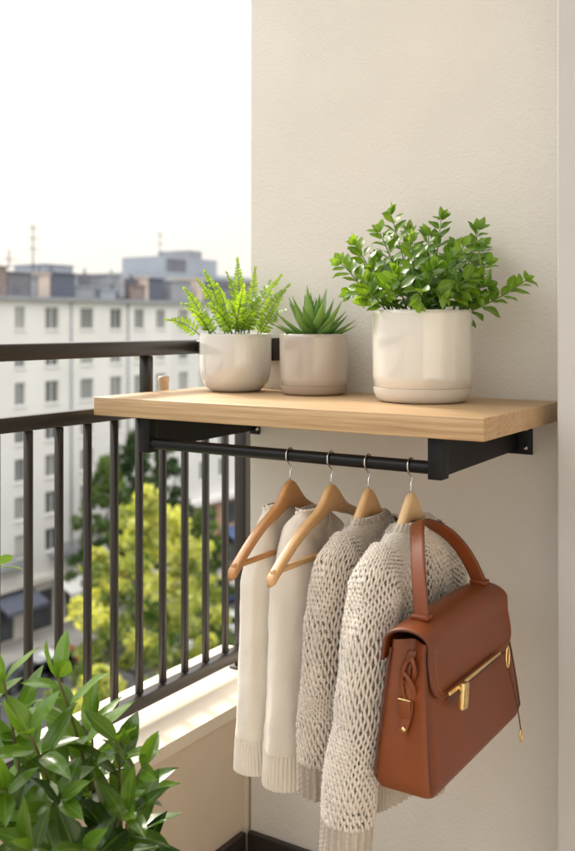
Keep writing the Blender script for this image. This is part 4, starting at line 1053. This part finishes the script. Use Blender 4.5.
# hedge-like far trees and skyline
# trees
def tmat(n, d, l): return leafmat(n, d, l, rough=.6, trans=.38, rib=0, tcol=(1.6, 1.65, .9))
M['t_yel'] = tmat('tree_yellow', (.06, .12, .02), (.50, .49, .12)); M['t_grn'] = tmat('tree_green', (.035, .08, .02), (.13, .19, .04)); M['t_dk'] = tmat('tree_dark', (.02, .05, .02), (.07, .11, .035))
M['bark'] = simple('bark', (.10, .075, .055), rough=.95, var=.3, vscale=4)
def tree(name, label, x, y, zb, h, cr, trunk_h, mat, seed, leaves=7000, ls=.26, topness=.65, nc=130):
    g = np.random.default_rng(seed)
    t = thing(name, label, 'tree', (x, y, zb), group='street trees')
    b = MB(); top = zb + h
    ax = [(x + g.normal(0, .12) * k, y + g.normal(0, .12) * k, zb + h * .82 * k / 6) for k in range(7)]
    b.tube(ax, np.linspace(.26, .05, 7), 9)
    cl = []
    nb = 26
    for k in range(nb):
        f = .25 + .65 * k / nb; i = f * 6; a0 = np.array(ax[int(i)]) ; a = k * 2.4
        zf_ = trunk_h / h; 
        rr = cr * math.sin(math.pi * min(1, max(.08, (f - .12) / .95)) ** topness) * g.uniform(.5, .95)
        e = a0 + np.array([math.cos(a) * rr, math.sin(a) * rr, g.uniform(.4, 1.4)])
        b.tube([a0, (a0 + e) / 2 + np.array([0, 0, .2]), e], [.08, .05, .02], 5); cl.append(e)
    b.build('trunk', M['bark'], t)
    C = []
    while len(C) < nc:
        f = g.uniform(0, 1); rr = cr * (math.sin(math.pi * (.06 + .94 * f) ** topness)) ** .8
        a = g.uniform(0, 6.283); q = math.sqrt(g.uniform(.12, 1)) * rr * g.uniform(.75, 1.2)
        C.append((x + q * math.cos(a), y + q * math.sin(a), zb + trunk_h + (h - trunk_h) * f, f))
    C = np.array(C)
    mbl = MB()
    per = leaves // nc
    Vs = []; As = []
    for c in C:
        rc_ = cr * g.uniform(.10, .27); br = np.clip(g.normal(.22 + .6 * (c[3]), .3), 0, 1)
        p = g.normal(0, 1, (per, 3)); p *= (rc_ * g.uniform(.3, 1, (per, 1)) / np.linalg.norm(p, axis=1)[:, None]); p[:, 2] *= .75
        ctr = c[:3] + p
        d1 = g.normal(0, 1, (per, 3)); d1 /= np.linalg.norm(d1, axis=1)[:, None]
        d2 = np.cross(d1, g.normal(0, 1, (per, 3))); d2 /= np.linalg.norm(d2, axis=1)[:, None]
        s = ls * g.uniform(.6, 1.3, (per, 1))
        q = np.stack([ctr - d1 * s * .6, ctr + d2 * s * .33, ctr + d1 * s * .6, ctr - d2 * s * .33], 1)
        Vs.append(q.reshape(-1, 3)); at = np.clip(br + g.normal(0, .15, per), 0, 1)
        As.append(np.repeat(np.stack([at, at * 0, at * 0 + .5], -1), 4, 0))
    V = np.concatenate(Vs); A = np.concatenate(As)
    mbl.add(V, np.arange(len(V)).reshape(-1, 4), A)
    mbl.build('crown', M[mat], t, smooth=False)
    return t
def gpos(u, X):          # where a line of sight in direction u meets the plane X
    r = (u - 287.5) / 958; d = X / (cy_ * r - sy_); return d, CY + (sy_ * r + cy_) * d
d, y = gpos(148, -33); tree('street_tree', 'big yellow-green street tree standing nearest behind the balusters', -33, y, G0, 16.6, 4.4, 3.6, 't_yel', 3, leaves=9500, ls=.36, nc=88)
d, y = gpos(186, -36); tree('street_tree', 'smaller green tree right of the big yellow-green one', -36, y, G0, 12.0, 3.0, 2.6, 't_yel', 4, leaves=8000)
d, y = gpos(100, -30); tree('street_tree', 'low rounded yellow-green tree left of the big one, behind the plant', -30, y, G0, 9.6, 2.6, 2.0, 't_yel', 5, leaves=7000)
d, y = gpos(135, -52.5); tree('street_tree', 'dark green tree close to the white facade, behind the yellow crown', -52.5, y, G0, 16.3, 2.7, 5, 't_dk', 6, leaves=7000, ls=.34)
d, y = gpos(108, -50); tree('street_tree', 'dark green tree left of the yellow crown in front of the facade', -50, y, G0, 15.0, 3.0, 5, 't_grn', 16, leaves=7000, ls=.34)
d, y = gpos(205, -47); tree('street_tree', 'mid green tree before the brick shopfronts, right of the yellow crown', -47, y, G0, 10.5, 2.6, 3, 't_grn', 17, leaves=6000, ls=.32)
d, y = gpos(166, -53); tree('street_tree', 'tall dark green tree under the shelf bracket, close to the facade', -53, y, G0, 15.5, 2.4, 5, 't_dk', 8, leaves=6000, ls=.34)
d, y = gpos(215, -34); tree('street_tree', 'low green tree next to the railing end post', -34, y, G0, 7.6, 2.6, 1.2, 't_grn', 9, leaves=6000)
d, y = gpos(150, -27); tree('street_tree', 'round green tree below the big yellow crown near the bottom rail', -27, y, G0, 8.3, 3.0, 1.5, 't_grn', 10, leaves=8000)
# cars
M['tyre'] = simple('tyre', (.02, .02, .02), rough=.9); M['carglass'] = simple('car_glass', (.02, .024, .028), rough=.06); M['lamp'] = simple('headlamp', (.8, .8, .78), rough=.15); M['tail'] = simple('tail_lamp', (.4, .02, .02), rough=.2)
def car(label, x, y, col, rot=0, van=False):
    t = thing('parked_car', label, 'car', (x, y, G0 + .012), rot, 'cars parked along the street')
    m = simple('car_paint', col, rough=.25, coat=.6, var=.02)
    base = Vector((x, y, G0 + .012))
    def sec(poly, hw, bev, name, mat, par):
        bm = bmesh.new()
        vs = [bm.verts.new((-hw, p[0], p[1])) for p in poly] ; f = bm.faces.new(vs)
        r = bmesh.ops.extrude_face_region(bm, geom=[f]); 
        for v in r['geom']:
            if isinstance(v, bmesh.types.BMVert): v.co.x = hw
        bmesh.ops.recalc_face_normals(bm, faces=bm.faces)
        if bev: bmesh.ops.bevel(bm, geom=list(bm.edges), offset=bev, segments=2, affect='EDGES')
        for v in bm.verts: v.co += base
        b = MB(); b.bm(bm); return b.build(name, mat, par, auto=35)
    hgt = 1.95 if van else 1.46
    body = sec([(-2.15, .28), (-2.18, .62), (-2.05, .90), (-1.15, .98), (1.9, .98), (2.12, .80), (2.15, .3)] if not van else [(-2.3, .28), (-2.3, .8), (-2.0, 1.1), (2.3, 1.1), (2.3, .3)], .88, .07, 'body', m, t)
    cab = [(-1.05, .96), (-.45, hgt - .05), (1.05, hgt - .03), (1.85, .96)] if not van else [(-1.75, 1.08), (-1.1, hgt), (2.25, hgt), (2.28, 1.08)]
    sec([(p[0] * .985, p[1]) for p in cab], .76, .05, 'window_glass', M['carglass'], t)
    sec([(cab[1][0] + .05, hgt - .09), (cab[1][0] + .1, hgt + .015), (cab[2][0] - .05, hgt + .015), (cab[2][0], hgt - .09)], .775, .04, 'roof', m, t)
    for sx in (-1, 1):
        for yy in (-1.35, 1.32):
            b = MB(); b.tube([base + Vector((sx * .70, yy, .33)), base + Vector((sx * .90, yy, .33))], .33, 18)
            wh = b.build('wheel', M['tyre'], t, auto=40)
            MB().tube([base + Vector((sx * .9, yy, .33)), base + Vector((sx * .912, yy, .33))], .2, 12).build('rim', M['steel'], wh, auto=40)
        MB().box(base + Vector((sx * .62 - .16, -2.20, .66)), base + Vector((sx * .62 + .16, -2.08, .80)), bev=.02).build('headlight', M['lamp'], t)
        MB().box(base + Vector((sx * .68 - .12, 2.06, .70)), base + Vector((sx * .68 + .12, 2.18, .84)), bev=.02).build('tail_light', M['tail'], t)
    return t
for u, X, colr, lab, van in [(20, -51.5, (.05, .05, .055), 'dark grey car parked by the shopfronts at far left', False), (33, -51.5, (.35, .35, .36), 'silver car parked ahead of the dark grey one at left', False), (47, -51.5, (.72, .72, .70), 'white car parked under the shop awning at left', False),
        (62, -51.5, (.30, .05, .04), 'dark red car glimpsed left of the yellow tree', False), (205, -51.5, (.03, .05, .12), 'dark blue van parked by the brick shopfronts near the railing post', True), (221, -51.5, (.04, .06, .14), 'dark blue car parked beyond the blue van', False),
        (196, -46, (.70, .70, .69), 'white car on the road seen right of the yellow tree', False), (232, -46, (.60, .61, .62), 'light grey car on the road next to the end post', False), (213, -42, (.68, .68, .67), 'white car nearest on the road, low behind the last balusters', False)]:
    d, y = gpos(u, X); car(lab, X, y, colr, 0, van)
